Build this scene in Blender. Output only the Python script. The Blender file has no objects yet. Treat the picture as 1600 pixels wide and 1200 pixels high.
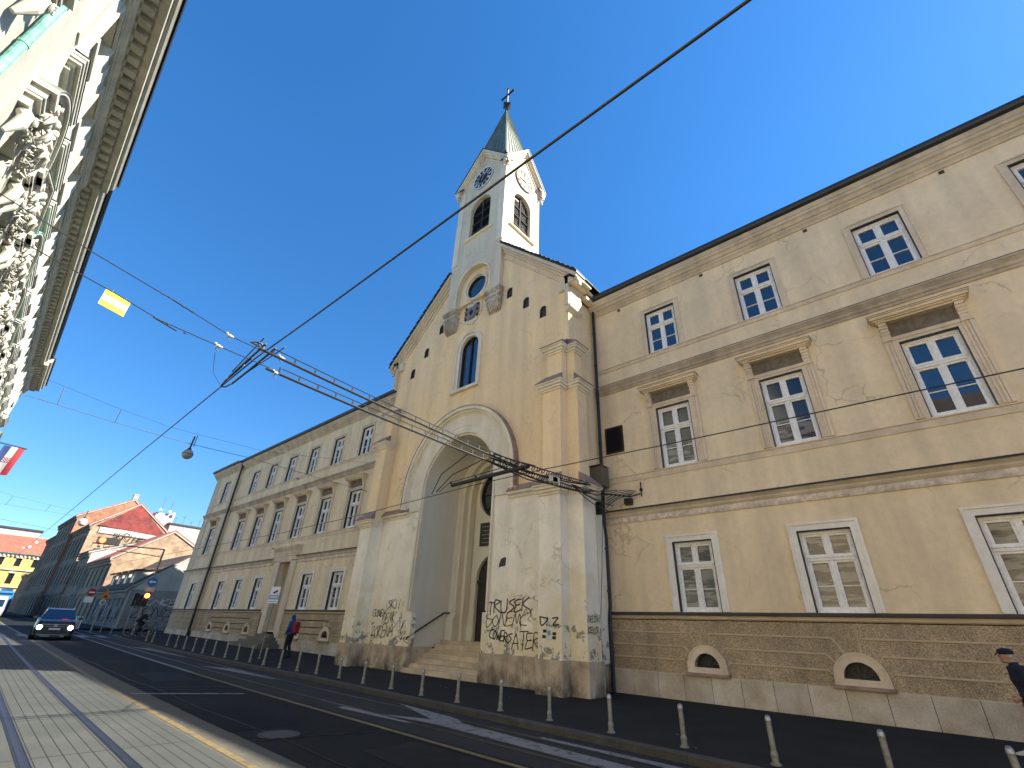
import bpy, bmesh, math, random
from math import sin, cos, pi, radians, sqrt, atan2
from mathutils import Vector, Matrix
S = bpy.context.scene
col = S.collection
R_ = random.Random(7)

# ------------------------------------------------------------------ camera
H0 = 1.62
YAW, PITCH, ROLL = radians(42.197), radians(28.456), radians(2.493)
F0 = Vector((-sin(YAW), cos(YAW), 0)); R0 = Vector((cos(YAW), sin(YAW), 0)); U0 = Vector((0, 0, 1))
Fw = cos(PITCH)*F0 + sin(PITCH)*U0; U2 = -sin(PITCH)*F0 + cos(PITCH)*U0
Rt = cos(ROLL)*R0 + sin(ROLL)*U2; Up = -sin(ROLL)*R0 + cos(ROLL)*U2
cam = bpy.data.cameras.new('camera'); co = bpy.data.objects.new('camera', cam); col.objects.link(co)
co.matrix_world = Matrix(((Rt.x, Up.x, -Fw.x, 0), (Rt.y, Up.y, -Fw.y, 0), (Rt.z, Up.z, -Fw.z, H0), (0, 0, 0, 1)))
cam.sensor_width = 36; cam.lens = 36*716.53/1600; cam.clip_start = 0.05; cam.clip_end = 3000
S.camera = co
# ------------------------------------------------------------------ sky, sun, exposure
SUN = Vector((1.0, 0.694, 1.0)).normalized()
w = bpy.data.worlds.new("World"); S.world = w; w.use_nodes = True
wn = w.node_tree.nodes; wl = w.node_tree.links
sky = wn.new('ShaderNodeTexSky'); sky.sky_type = 'NISHITA'; sky.sun_disc = False
sky.sun_elevation = math.asin(SUN.z); sky.sun_rotation = atan2(SUN.x, SUN.y)
sky.altitude = 1600; sky.air_density = 1.0; sky.dust_density = 0.3; sky.ozone_density = 3.0
hs_ = wn.new('ShaderNodeHueSaturation'); hs_.inputs['Saturation'].default_value = 1.27; wl.new(sky.outputs[0], hs_.inputs['Color'])
tcw = wn.new('ShaderNodeTexCoord'); spw = wn.new('ShaderNodeSeparateXYZ'); wl.new(tcw.outputs['Generated'], spw.inputs[0])
mrw = wn.new('ShaderNodeMapRange'); mrw.inputs[1].default_value = 0; mrw.inputs[2].default_value = .75; mrw.inputs[3].default_value = .58; mrw.inputs[4].default_value = 1.0; wl.new(spw.outputs['Z'], mrw.inputs[0])
mxw = wn.new('ShaderNodeMix'); mxw.data_type = 'RGBA'; mxw.blend_type = 'MULTIPLY'; mxw.inputs[0].default_value = 1; wl.new(hs_.outputs[0], mxw.inputs[6]); wl.new(mrw.outputs[0], mxw.inputs[7])
wl.new(mxw.outputs[2], wn['Background'].inputs[0]); wn['Background'].inputs[1].default_value = 0.078
sl = bpy.data.lights.new('sun', 'SUN'); sl.energy = 3.6; sl.angle = radians(0.53); sl.color = (1.0, 0.94, 0.84)
so = bpy.data.objects.new('sun', sl); col.objects.link(so); so.rotation_euler = SUN.to_track_quat('Z', 'Y').to_euler()
so.location = (30, 20, 60)
S.view_settings.view_transform = 'Standard'; S.view_settings.look = 'None'
S.view_settings.exposure = 2.08; S.view_settings.gamma = 1.0

# ------------------------------------------------------------------ helpers
def tag(o, label=None, cat=None, group=None, kind=None):
    if label: o['label'] = label
    if cat: o['category'] = cat
    if group: o['group'] = group
    if kind: o['kind'] = kind
    return o
def empty(name, loc=(0, 0, 0), rz=0):
    o = bpy.data.objects.new(name, None); o.location = loc; o.rotation_euler = (0, 0, rz)
    o.empty_display_size = 0.2; col.objects.link(o); return o
def adopt(o, p):
    o.parent = p
    if p.type == 'EMPTY' and p.parent is None:
        o.matrix_parent_inverse = Matrix.Translation(-Vector(p.location))
def copy_tree(o, parent=None):
    c = o.copy(); col.objects.link(c)
    if parent is not None:
        c.parent = parent; c.matrix_parent_inverse = o.matrix_parent_inverse.copy()
    for ch in list(o.children): copy_tree(ch, c)
    return c
class MB:
    def __init__(s): s.v = []; s.f = []; s.m = []; s.uv = {}
    def face(s, pts, m=0, uv=None):
        i = len(s.v); s.v += [tuple(p) for p in pts]; s.f.append(tuple(range(i, i+len(pts)))); s.m.append(m)
        if uv: s.uv[len(s.f)-1] = uv
    def box(s, a, b, m=0):
        x0, y0, z0 = a; x1, y1, z1 = b
        x0, x1 = min(x0, x1), max(x0, x1); y0, y1 = min(y0, y1), max(y0, y1); z0, z1 = min(z0, z1), max(z0, z1)
        i = len(s.v)
        s.v += [(x0, y0, z0), (x1, y0, z0), (x1, y1, z0), (x0, y1, z0), (x0, y0, z1), (x1, y0, z1), (x1, y1, z1), (x0, y1, z1)]
        for f in ((0, 3, 2, 1), (4, 5, 6, 7), (0, 1, 5, 4), (1, 2, 6, 5), (2, 3, 7, 6), (3, 0, 4, 7)):
            s.f.append(tuple(i+k for k in f)); s.m.append(m)
    def loft(s, rings, m=0, cap=True, closed=True):
        n = len(rings[0]); i = len(s.v)
        for r in rings: s.v += [tuple(p) for p in r]
        for k in range(len(rings)-1):
            for j in range(n if closed else n-1):
                a = i+k*n+j; b = i+k*n+(j+1) % n
                s.f.append((a, b, b+n, a+n)); s.m.append(m)
        if cap:
            s.f.append(tuple(i+j for j in range(n))[::-1]); s.m.append(m)
            e = i+(len(rings)-1)*n; s.f.append(tuple(e+j for j in range(n))); s.m.append(m)
    def tube(s, pts, r, n=6, m=0, cap=True):
        pts = [Vector(p) for p in pts]; rings = []
        rs = r if isinstance(r, (list, tuple)) else [r]*len(pts)
        ref = None
        for k, p in enumerate(pts):
            d = (pts[min(k+1, len(pts)-1)]-pts[max(k-1, 0)])
            if d.length < 1e-9: d = Vector((0, 0, 1))
            d.normalize()
            if ref is None: ref = Vector((0, 0, 1)) if abs(d.z) < .9 else Vector((1, 0, 0))
            a = d.cross(ref).normalized(); b = a.cross(d).normalized(); ref = b
            rings.append([p+rs[k]*(cos(2*pi*j/n)*a+sin(2*pi*j/n)*b) for j in range(n)])
        s.loft(rings, m, cap)
    def lathe(s, prof, c=(0, 0, 0), n=16, m=0):
        c = Vector(c)
        s.loft([[c+Vector((r*cos(2*pi*j/n), r*sin(2*pi*j/n), z)) for j in range(n)] for r, z in prof], m)
    def ball(s, c, r, n=8, m=0, sc=(1, 1, 1)):
        c = Vector(c); k = max(4, n//2+1); rings = []
        for a in range(k+1):
            t = -pi/2+pi*a/k; rr = max(.02, cos(t))
            rings.append([c+Vector((r*sc[0]*rr*cos(2*pi*j/n), r*sc[1]*rr*sin(2*pi*j/n), r*sc[2]*sin(t))) for j in range(n)])
        s.loft(rings, m)
    def prism(s, pts, off, m=0):
        off = Vector(off); a = [Vector(p) for p in pts]; s.loft([a, [p+off for p in a]], m)
    def mould(s, pt, u0, u1, prof, m=0):      # prof: closed list of (d, z)
        s.loft([[pt(u, z, d) for d, z in prof] for u in (u0, u1)], m)
    def build(s, name, mats, parent=None, smooth=False, loc=None):
        me = bpy.data.meshes.new(name)
        me.from_pydata(s.v, [], s.f); me.update()
        if not isinstance(mats, (list, tuple)): mats = [mats]
        for q in mats: me.materials.append(q)
        if len(mats) > 1: me.polygons.foreach_set('material_index', s.m)
        if s.uv:
            ul = me.uv_layers.new(name='UVMap')
            for fi, uv in s.uv.items():
                for k, li in enumerate(me.polygons[fi].loop_indices): ul.data[li].uv = uv[k]
        bm = bmesh.new(); bm.from_mesh(me); bmesh.ops.remove_doubles(bm, verts=bm.verts, dist=1e-5)
        bmesh.ops.recalc_face_normals(bm, faces=bm.faces); bm.to_mesh(me); bm.free()
        if smooth:
            me.polygons.foreach_set('use_smooth', [True]*len(me.polygons))
        o = bpy.data.objects.new(name, me); col.objects.link(o)
        if loc: o.location = loc
        if parent is not None: adopt(o, parent)
        return o

# ------------------------------------------------------------------ materials
def mat(name, c, rough=.8, var=.12, scale=1.2, bump=0., bscale=40., c2=None, streak=0., crack=0., metal=0., spec=None, emit=None, island=0., speck=None, ior=None, lo=.35, hi=.65):
    M = bpy.data.materials.new(name); M.use_nodes = True; N = M.node_tree.nodes; L = M.node_tree.links
    B = N['Principled BSDF']; B.inputs['Roughness'].default_value = rough; B.inputs['Metallic'].default_value = metal
    if ior: B.inputs['IOR'].default_value = ior
    c = tuple(c)
    if emit:
        B.inputs['Base Color'].default_value = (*c, 1); B.inputs['Emission Color'].default_value = (*c, 1); B.inputs['Emission Strength'].default_value = emit; return M
    tc = N.new('ShaderNodeTexCoord')
    n1 = N.new('ShaderNodeTexNoise'); n1.inputs['Scale'].default_value = scale; n1.inputs['Detail'].default_value = 9; n1.inputs['Roughness'].default_value = .62
    L.new(tc.outputs['Object'], n1.inputs['Vector'])
    cr = N.new('ShaderNodeValToRGB'); L.new(n1.outputs['Fac'], cr.inputs[0])
    cr.color_ramp.elements[0].position = lo; cr.color_ramp.elements[1].position = hi
    ca = tuple(min(1, x*(1+var)) for x in c); cb = c2 if c2 else tuple(x*(1-var) for x in c)
    cr.color_ramp.elements[0].color = (*cb, 1); cr.color_ramp.elements[1].color = (*ca, 1)
    out = cr.outputs[0]
    def mul(src, fac_out, lo_, hi_, p0=.3, p1=.7):
        r = N.new('ShaderNodeMapRange'); r.inputs[1].default_value = p0; r.inputs[2].default_value = p1; r.inputs[3].default_value = lo_; r.inputs[4].default_value = hi_
        L.new(fac_out, r.inputs[0])
        mx = N.new('ShaderNodeMix'); mx.data_type = 'RGBA'; mx.blend_type = 'MULTIPLY'; mx.inputs[0].default_value = 1
        L.new(src, mx.inputs[6]); L.new(r.outputs[0], mx.inputs[7]); return mx.outputs[2]
    if streak:
        mp = N.new('ShaderNodeMapping'); mp.inputs['Scale'].default_value = (1.1, 1.1, .09); L.new(tc.outputs['Object'], mp.inputs[0])
        n2 = N.new('ShaderNodeTexNoise'); n2.inputs['Scale'].default_value = 1.6; n2.inputs['Detail'].default_value = 6; L.new(mp.outputs[0], n2.inputs['Vector'])
        out = mul(out, n2.outputs['Fac'], 1-streak, 1.03, .32, .62)
        n3 = N.new('ShaderNodeTexNoise'); n3.inputs['Scale'].default_value = 7; n3.inputs['Detail'].default_value = 8; n3.inputs['Roughness'].default_value = .75; L.new(tc.outputs['Object'], n3.inputs['Vector'])
        out = mul(out, n3.outputs['Fac'], 1-streak*.6, 1.02, .34, .6)
    if speck:
        n4 = N.new('ShaderNodeTexNoise'); n4.inputs['Scale'].default_value = speck[0]; n4.inputs['Detail'].default_value = 3; L.new(tc.outputs['Object'], n4.inputs['Vector'])
        out = mul(out, n4.outputs['Fac'], 1-speck[1], 1+speck[1], .4, .6)
    if island:
        g = N.new('ShaderNodeNewGeometry'); out = mul(out, g.outputs['Random Per Island'], 1-island, 1+island*.6, 0, 1)
    if crack:
        nw = N.new('ShaderNodeTexNoise'); nw.inputs['Scale'].default_value = 1.7; nw.inputs['Detail'].default_value = 6; L.new(tc.outputs['Object'], nw.inputs['Vector'])
        vm = N.new('ShaderNodeMix'); vm.data_type = 'RGBA'; vm.blend_type = 'LINEAR_LIGHT'; vm.inputs[0].default_value = .5; L.new(tc.outputs['Object'], vm.inputs[6]); L.new(nw.outputs['Color'], vm.inputs[7])
        vo = N.new('ShaderNodeTexVoronoi'); vo.feature = 'DISTANCE_TO_EDGE'; vo.inputs['Scale'].default_value = .55; L.new(vm.outputs[2], vo.inputs['Vector'])
        a1 = N.new('ShaderNodeMapRange'); a1.inputs[1].default_value = .004; a1.inputs[2].default_value = .014; a1.inputs[3].default_value = 1; a1.inputs[4].default_value = 0; L.new(vo.outputs['Distance'], a1.inputs[0])
        nk = N.new('ShaderNodeTexNoise'); nk.inputs['Scale'].default_value = .8; L.new(tc.outputs['Object'], nk.inputs['Vector'])
        a2 = N.new('ShaderNodeMapRange'); a2.inputs[1].default_value = .50; a2.inputs[2].default_value = .60; a2.inputs[3].default_value = 0; a2.inputs[4].default_value = crack; L.new(nk.outputs['Fac'], a2.inputs[0])
        am = N.new('ShaderNodeMath'); am.operation = 'MULTIPLY'; L.new(a1.outputs[0], am.inputs[0]); L.new(a2.outputs[0], am.inputs[1])
        mx = N.new('ShaderNodeMix'); mx.data_type = 'RGBA'; L.new(am.outputs[0], mx.inputs[0]); L.new(out, mx.inputs[6]); mx.inputs[7].default_value = (*[x*.3 for x in c], 1); out = mx.outputs[2]
    L.new(out, B.inputs['Base Color'])
    if bump:
        nb = N.new('ShaderNodeTexNoise'); nb.inputs['Scale'].default_value = bscale; nb.inputs['Detail'].default_value = 6; L.new(tc.outputs['Object'], nb.inputs['Vector'])
        bp = N.new('ShaderNodeBump'); bp.inputs['Strength'].default_value = bump; bp.inputs['Distance'].default_value = .02
        L.new(nb.outputs['Fac'], bp.inputs['Height']); L.new(bp.outputs[0], B.inputs['Normal'])
    return M
def damaged(name, c, dirt, under, zlo, zhi, rough=.9):
    """plaster with peeled / dirty patches of their own shape, more of them low on the wall (splash and damp)"""
    M = mat(name, c, rough, var=.08, scale=.9, bump=.35, bscale=22, streak=.12, crack=.45)
    N = M.node_tree.nodes; L = M.node_tree.links; B = N['Principled BSDF']
    src = B.inputs['Base Color'].links[0].from_socket
    tc = [n for n in N if n.type == 'TEX_COORD'][0]
    g = N.new('ShaderNodeSeparateXYZ'); L.new(tc.outputs['Object'], g.inputs[0])
    h = N.new('ShaderNodeMapRange'); h.inputs[1].default_value = zlo; h.inputs[2].default_value = zhi; h.inputs[3].default_value = .16; h.inputs[4].default_value = -.16
    L.new(g.outputs['Z'], h.inputs[0])
    for k, (cc, sc, p0, p1) in enumerate(((dirt, 1.5, .44, .64), (under, 3.1, .64, .66))):
        n = N.new('ShaderNodeTexNoise'); n.inputs['Scale'].default_value = sc; n.inputs['Detail'].default_value = 10; n.inputs['Roughness'].default_value = .7
        L.new(tc.outputs['Object'], n.inputs['Vector'])
        a = N.new('ShaderNodeMath'); a.operation = 'ADD'; L.new(n.outputs['Fac'], a.inputs[0]); L.new(h.outputs[0], a.inputs[1])
        r = N.new('ShaderNodeMapRange'); r.inputs[1].default_value = p0; r.inputs[2].default_value = p1; L.new(a.outputs[0], r.inputs[0])
        mx = N.new('ShaderNodeMix'); mx.data_type = 'RGBA'; L.new(r.outputs[0], mx.inputs[0]); L.new(src, mx.inputs[6]); mx.inputs[7].default_value = (*cc, 1); src = mx.outputs[2]
    L.new(src, B.inputs['Base Color']); return M
M = {}
M['wing'] = mat('wing_plaster', (.83, .67, .435), .9, var=.06, scale=.7, bump=.12, bscale=60, streak=.15, crack=.4)
M['wing_trim'] = mat('wing_trim', (.72, .59, .42), .85, var=.08, scale=2, bump=.1, streak=.2)
M['cornice'] = mat('cornice_render', (.64, .54, .41), .85, var=.1, scale=1.5, streak=.22)
M['pinkband'] = mat('peeling_band', (.74, .63, .52), .85, var=.08, scale=2, streak=.25, speck=(7, .12))
M['midcor'] = mat('sooty_cornice', (.54, .45, .34), .85, var=.13, scale=1.5, streak=.3)
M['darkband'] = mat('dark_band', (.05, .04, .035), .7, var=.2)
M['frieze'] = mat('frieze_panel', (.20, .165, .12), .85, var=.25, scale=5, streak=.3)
M['white'] = mat('white_paint', (.82, .81, .77), .5, var=.05, scale=4, speck=(14, .06))
M['whitesur'] = mat('weathered_white', (.84, .79, .69), .75, var=.06, scale=3, streak=.14)
M['rough'] = mat('roughcast', (.43, .33, .205), .95, var=.15, scale=1.1, bump=1.0, bscale=38, speck=(48, .34), streak=.2)
M['ridge'] = mat('joint_ridge', (.50, .39, .25), .85, var=.1, scale=3)
M['stone'] = mat('base_stone', (.52, .465, .37), .7, var=.12, scale=1.5, island=.14, c2=(.38, .31, .21), speck=(30, .08), bump=.15)
M['jointdark'] = mat('stone_joint', (.05, .045, .04), .9)
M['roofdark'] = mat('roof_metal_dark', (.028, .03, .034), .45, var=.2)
M['pipe'] = mat('black_pipe', (.012, .012, .014), .4, var=.2)
M['ochre'] = mat('church_ochre', (.88, .65, .36), .9, var=.04, scale=.5, bump=.5, bscale=16, c2=(.84, .63, .38), streak=.12, crack=.3)
M['tower'] = mat('tower_plaster', (.68, .58, .42), .9, var=.05, scale=.7, bump=.35, bscale=20, streak=.1, crack=.4)
M['archw'] = mat('arch_render', (.78, .69, .53), .85, var=.06, scale=1.5, bump=.12, streak=.14)
M['niche'] = mat('niche_plaster', (.68, .64, .53), .85, var=.03, scale=.8, streak=.05)
M['portal'] = mat('portal_cream', (.72, .65, .48), .8, var=.04, scale=1.2)
M['lower'] = damaged('church_lower_plaster', (.90, .81, .64), (.78, .65, .40), (.28, .255, .21), 0.4, 4.6)
M['gran0'] = mat('church_granite', (.46, .37, .26), .75, var=.15, scale=1.6, c2=(.26, .19, .115), island=.15, speck=(40, .12), lo=.3, hi=.6)
def splash(m_, z0, z1):
    N = m_.node_tree.nodes; L = m_.node_tree.links; B = N['Principled BSDF']; src = B.inputs['Base Color'].links[0].from_socket; tc = [n for n in N if n.type == 'TEX_COORD'][0]
    mp = N.new('ShaderNodeMapping'); mp.inputs['Scale'].default_value = (2.6, 2.6, 1.5); L.new(tc.outputs['Object'], mp.inputs[0])
    n = N.new('ShaderNodeTexNoise'); n.inputs['Scale'].default_value = 1; n.inputs['Detail'].default_value = 9; n.inputs['Roughness'].default_value = .7; L.new(mp.outputs[0], n.inputs['Vector'])
    sp = N.new('ShaderNodeSeparateXYZ'); L.new(tc.outputs['Object'], sp.inputs[0])
    h = N.new('ShaderNodeMapRange'); h.inputs[1].default_value = z0; h.inputs[2].default_value = z1; h.inputs[3].default_value = .17; h.inputs[4].default_value = -.10; L.new(sp.outputs['Z'], h.inputs[0])
    a = N.new('ShaderNodeMath'); a.operation = 'ADD'; L.new(n.outputs['Fac'], a.inputs[0]); L.new(h.outputs[0], a.inputs[1])
    r = N.new('ShaderNodeMapRange'); r.inputs[1].default_value = .5; r.inputs[2].default_value = .8; L.new(a.outputs[0], r.inputs[0])
    mx = N.new('ShaderNodeMix'); mx.data_type = 'RGBA'; L.new(r.outputs[0], mx.inputs[0]); L.new(src, mx.inputs[6]); mx.inputs[7].default_value = (.05, .042, .028, 1); L.new(mx.outputs[2], B.inputs['Base Color']); return m_
M['gran'] = splash(M['gran0'], .15, .95)
M['step'] = mat('step_stone', (.58, .46, .31), .75, var=.12, scale=2, island=.14, c2=(.48, .37, .24))
M['corb'] = mat('weathered_corbel', (.56, .48, .36), .85, var=.25, scale=5, streak=.45)
M['captile'] = mat('cap_tile', (.30, .205, .16), .8, var=.25, scale=4)
M['copper'] = mat('green_copper', (.18, .205, .15), .55, var=.25, scale=3, metal=.1, streak=.25)
M['copperlite'] = mat('verdigris', (.16, .40, .30), .7, var=.3, scale=6, c2=(.09, .25, .2))
M['tile'] = mat('grey_slate', (.06, .055, .055), .8, var=.35, scale=9, island=.4)
M['glass'] = mat('window_glass', (.012, .016, .022), .03, var=.2, ior=2.2)
def shutterglass(name, zmax):
    m_ = mat(name, (.17, .165, .14), .12, var=.1, scale=5, ior=1.8); N = m_.node_tree.nodes; L = m_.node_tree.links; B = N['Principled BSDF']
    src = B.inputs['Base Color'].links[0].from_socket; tc = N.new('ShaderNodeTexCoord'); oi = N.new('ShaderNodeObjectInfo')
    mp = N.new('ShaderNodeMapping'); mp.inputs['Scale'].default_value = (1.5, 1, 7.5); L.new(tc.outputs['Object'], mp.inputs[0])
    cb = N.new('ShaderNodeCombineXYZ'); L.new(oi.outputs['Random'], cb.inputs[0]); L.new(oi.outputs['Random'], cb.inputs[2]); sc = N.new('ShaderNodeVectorMath'); sc.operation = 'SCALE'; sc.inputs[3].default_value = 37; L.new(cb.outputs[0], sc.inputs[0])
    ad = N.new('ShaderNodeVectorMath'); ad.operation = 'ADD'; L.new(mp.outputs[0], ad.inputs[0]); L.new(sc.outputs[0], ad.inputs[1])
    n = N.new('ShaderNodeTexNoise'); n.inputs['Scale'].default_value = 1.0; n.inputs['Detail'].default_value = 2; L.new(ad.outputs[0], n.inputs['Vector'])
    r = N.new('ShaderNodeMapRange'); r.inputs[1].default_value = .46; r.inputs[2].default_value = .53; L.new(n.outputs['Fac'], r.inputs[0])
    sp = N.new('ShaderNodeSeparateXYZ'); L.new(tc.outputs['Object'], sp.inputs[0]); lt = N.new('ShaderNodeMath'); lt.operation = 'LESS_THAN'; L.new(sp.outputs['Z'], lt.inputs[0]); lt.inputs[1].default_value = zmax
    mu = N.new('ShaderNodeMath'); mu.operation = 'MULTIPLY'; L.new(r.outputs[0], mu.inputs[0]); L.new(lt.outputs[0], mu.inputs[1])
    mx = N.new('ShaderNodeMix'); mx.data_type = 'RGBA'; L.new(mu.outputs[0], mx.inputs[0]); mx.inputs[6].default_value = (.012, .014, .016, 1); L.new(src, mx.inputs[7]); L.new(mx.outputs[2], B.inputs['Base Color']); return m_
M['glassc'] = shutterglass('shuttered_glass', 5); M['glassm'] = shutterglass('half_shuttered_glass', .85)
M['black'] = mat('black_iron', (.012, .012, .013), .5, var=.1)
M['door'] = mat('dark_wood', (.025, .018, .013), .5, var=.3, scale=6)
M['gold'] = mat('gilt', (.20, .11, .02), .5, metal=.2, var=.1)
M['orn'] = mat('facade_cream', (.50, .485, .40), .8, var=.08, scale=1.2, streak=.2)
M['orns'] = mat('facade_cream_cornice', (.42, .39, .30), .8, var=.08, scale=1.5, streak=.2)
M['railsteel'] = mat('rail_steel', (.05, .055, .06), .45, metal=.8, var=.3, scale=3)
M['steel'] = mat('steel', (.30, .30, .30), .35, metal=.9, var=.1)
M['bollard'] = mat('bollard_metal', (.25, .24, .20), .5, metal=.5, var=.25, scale=14)
M['kerb'] = mat('kerb_stone', (.05, .046, .04), .85, var=.2, scale=3, speck=(60, .2))
M['asph'] = mat('asphalt', (.0105, .0118, .0115), .85, var=.14, scale=.6, bump=.4, bscale=140, speck=(220, .25))
M['asph2'] = mat('sidewalk_asphalt', (.019, .0195, .0185), .9, var=.22, scale=.9, bump=.3, bscale=120, speck=(180, .2))
M['ground'] = mat('ground_mix', (.08, .08, .075), .9, var=.2, scale=.2)
M['yellow'] = mat('yellow_paint', (.14, .10, .038), .7, var=.3, scale=7, c2=(.06, .052, .035), lo=.3, hi=.55)
M['wline'] = mat('worn_white_paint', (.17, .165, .155), .7, var=.2, scale=6, c2=(.035, .035, .033), lo=.36, hi=.5)
def paving(name, base, lines, across, cvar=.12, dark=.35):
    m_ = mat(name, base, .85, var=cvar, scale=.8, bump=.2, bscale=90, speck=(120, .12)); N = m_.node_tree.nodes; L = m_.node_tree.links; B = N['Principled BSDF']
    src = B.inputs['Base Color'].links[0].from_socket
    uv = N.new('ShaderNodeUVMap'); sp = N.new('ShaderNodeSeparateXYZ'); L.new(uv.outputs[0], sp.inputs[0])
    for ax, per, wd in (('Y', lines, .10), ('X', across, .012)):
        a = N.new('ShaderNodeMath'); a.operation = 'DIVIDE'; L.new(sp.outputs[ax], a.inputs[0]); a.inputs[1].default_value = per
        f = N.new('ShaderNodeMath'); f.operation = 'FRACT'; L.new(a.outputs[0], f.inputs[0])
        c = N.new('ShaderNodeMath'); c.operation = 'LESS_THAN'; L.new(f.outputs[0], c.inputs[0]); c.inputs[1].default_value = wd
        mx = N.new('ShaderNodeMix'); mx.data_type = 'RGBA'; mx.blend_type = 'MIX'; L.new(c.outputs[0], mx.inputs[0]); L.new(src, mx.inputs[6]); mx.inputs[7].default_value = (*[x*dark for x in base], 1); src = mx.outputs[2]
    L.new(src, B.inputs['Base Color']); return m_
M['slab'] = paving('track_concrete', (.066, .070, .064), .155, 3.1)
M['sett'] = paving('track_setts', (.033, .033, .031), .12, .25, dark=.5)
for k_ in ('asph', 'asph2', 'slab', 'sett'): M[k_].node_tree.nodes['Principled BSDF'].inputs['Specular IOR Level'].default_value = .18
M['gravelc'] = mat('coarse_concrete', (.08, .073, .055), .9, var=.15, scale=2, speck=(90, .3), bump=.4, bscale=90)
def brickmat(name, c1, c2, mortar, sc=1.0, axes='YZ'):
    m_ = bpy.data.materials.new(name); m_.use_nodes = True; N = m_.node_tree.nodes; L = m_.node_tree.links; B = N['Principled BSDF']; B.inputs['Roughness'].default_value = .9
    tc = N.new('ShaderNodeTexCoord'); sp = N.new('ShaderNodeSeparateXYZ'); cb = N.new('ShaderNodeCombineXYZ'); L.new(tc.outputs['Object'], sp.inputs[0]); L.new(sp.outputs[axes[0]], cb.inputs[0]); L.new(sp.outputs[axes[1]], cb.inputs[1])
    b = N.new('ShaderNodeTexBrick'); b.inputs['Color1'].default_value = (*c1, 1); b.inputs['Color2'].default_value = (*c2, 1); b.inputs['Mortar'].default_value = (*mortar, 1)
    b.inputs['Scale'].default_value = sc; b.inputs['Brick Width'].default_value = .5; b.inputs['Row Height'].default_value = .16; b.inputs['Mortar Size'].default_value = .02
    L.new(cb.outputs[0], b.inputs['Vector'])
    n = N.new('ShaderNodeTexNoise'); n.inputs['Scale'].default_value = .9; n.inputs['Detail'].default_value = 8; n.inputs['Roughness'].default_value = .7; L.new(tc.outputs['Object'], n.inputs['Vector'])
    r = N.new('ShaderNodeMapRange'); r.inputs[1].default_value = .35; r.inputs[2].default_value = .65; r.inputs[3].default_value = .6; r.inputs[4].default_value = 1.25; L.new(n.outputs['Fac'], r.inputs[0])
    mx = N.new('ShaderNodeMix'); mx.data_type = 'RGBA'; mx.blend_type = 'MULTIPLY'; mx.inputs[0].default_value = 1; L.new(b.outputs[0], mx.inputs[6]); L.new(r.outputs[0], mx.inputs[7]); L.new(mx.outputs[2], B.inputs['Base Color'])
    return m_
M['brick'] = brickmat('old_brick', (.36, .225, .125), (.28, .165, .085), (.30, .25, .19))
M['brick2'] = brickmat('orange_brick', (.38, .15, .07), (.30, .115, .05), (.28, .2, .14))
M['redtile'] = brickmat('red_tile', (.26, .045, .035), (.20, .035, .03), (.14, .03, .025), 1.5)
M['browntile'] = mat('brown_roof', (.07, .045, .032), .85, var=.3, scale=2, speck=(8, .3))
M['redroof'] = mat('red_roof', (.30, .085, .05), .85, var=.2, scale=1, speck=(5, .25))
M['dkfac'] = mat('dark_facade', (.19, .155, .11), .9, var=.2, scale=.6, streak=.3)  # dark front colour with random tone and vertical streaks
M['dkfac2'] = mat('grey_green_facade', (.26, .215, .15), .9, var=.15, scale=.6, streak=.25)
M['dkwin'] = mat('dark_window', (.012, .012, .014), .2)
M['palewall'] = mat('pale_wall', (.36, .35, .31), .9, var=.12, scale=.6, streak=.15)
M['yelfac'] = mat('yellow_facade', (.40, .30, .10), .85, var=.06, scale=.5)
M['greywall'] = damaged('graffitied_wall', (.22, .205, .175), (.18, .17, .155), (.09, .09, .09), 0, 6)
M['carpaint'] = mat('dark_blue_car_paint', (.007, .012, .022), .25, var=.05, metal=.3)
M['carblk'] = mat('black_trim', (.01, .01, .011), .4)
M['carglass'] = mat('car_glass', (.01, .02, .035), .05, ior=1.9)
M['drl'] = mat('lit_headlight', (1, 1, 1), emit=5)
M['tyre'] = mat('tyre_rubber', (.012, .012, .012), .8)
M['vanw'] = mat('white_van_paint', (.45, .45, .44), .3, var=.02)
M['tramb'] = mat('blue_tram_paint', (.03, .14, .32), .35, var=.1)
M['red'] = mat('red_sign', (.36, .012, .018), .5, var=.03)
M['blue'] = mat('blue_sign', (.02, .16, .42), .5, var=.03)
M['orange'] = mat('orange_sign', (.65, .16, .02), .5, var=.05)
M['signw'] = mat('white_sign', (.75, .75, .73), .5, var=.03)
M['signy'] = mat('yellow_sign', (.78, .62, .03), .5, var=.03)
M['redlamp'] = mat('red_lamp', (1, .03, .01), emit=6)
M['amberlamp'] = mat('amber_lamp', (1, .16, .02), emit=5)
M['globe'] = mat('lamp_globe', (.24, .26, .23), .25, var=.2, scale=5)
M['globew'] = mat('white_globe', (.7, .7, .68), .3, var=.05)
M['wire'] = mat('cable_black', (.012, .012, .012), .5)
M['porc'] = mat('insulator', (.42, .40, .35), .35, var=.2, scale=20)
M['ink'] = mat('black_spray', (.012, .011, .014), .7)
M['inkp'] = mat('purple_spray', (.10, .055, .12), .7, var=.4, scale=10)
M['inkb'] = mat('blue_spray', (.045, .06, .16), .7, var=.4, scale=10)
M['inkg'] = mat('green_spray', (.02, .20, .15), .7, var=.3, scale=10)
M['inkw'] = mat('white_spray', (.6, .6, .58), .7, var=.2, scale=10)
M['skin'] = mat('skin', (.42, .22, .15), .6, var=.1, scale=20)
M['hair'] = mat('grey_hair', (.25, .22, .20), .8, var=.3, scale=40)
M['hairw'] = mat('light_grey_hair', (.42, .39, .35), .8, var=.25, scale=40)
M['navy'] = mat('navy_cloth', (.010, .013, .025), .9, var=.2, scale=12)
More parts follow.
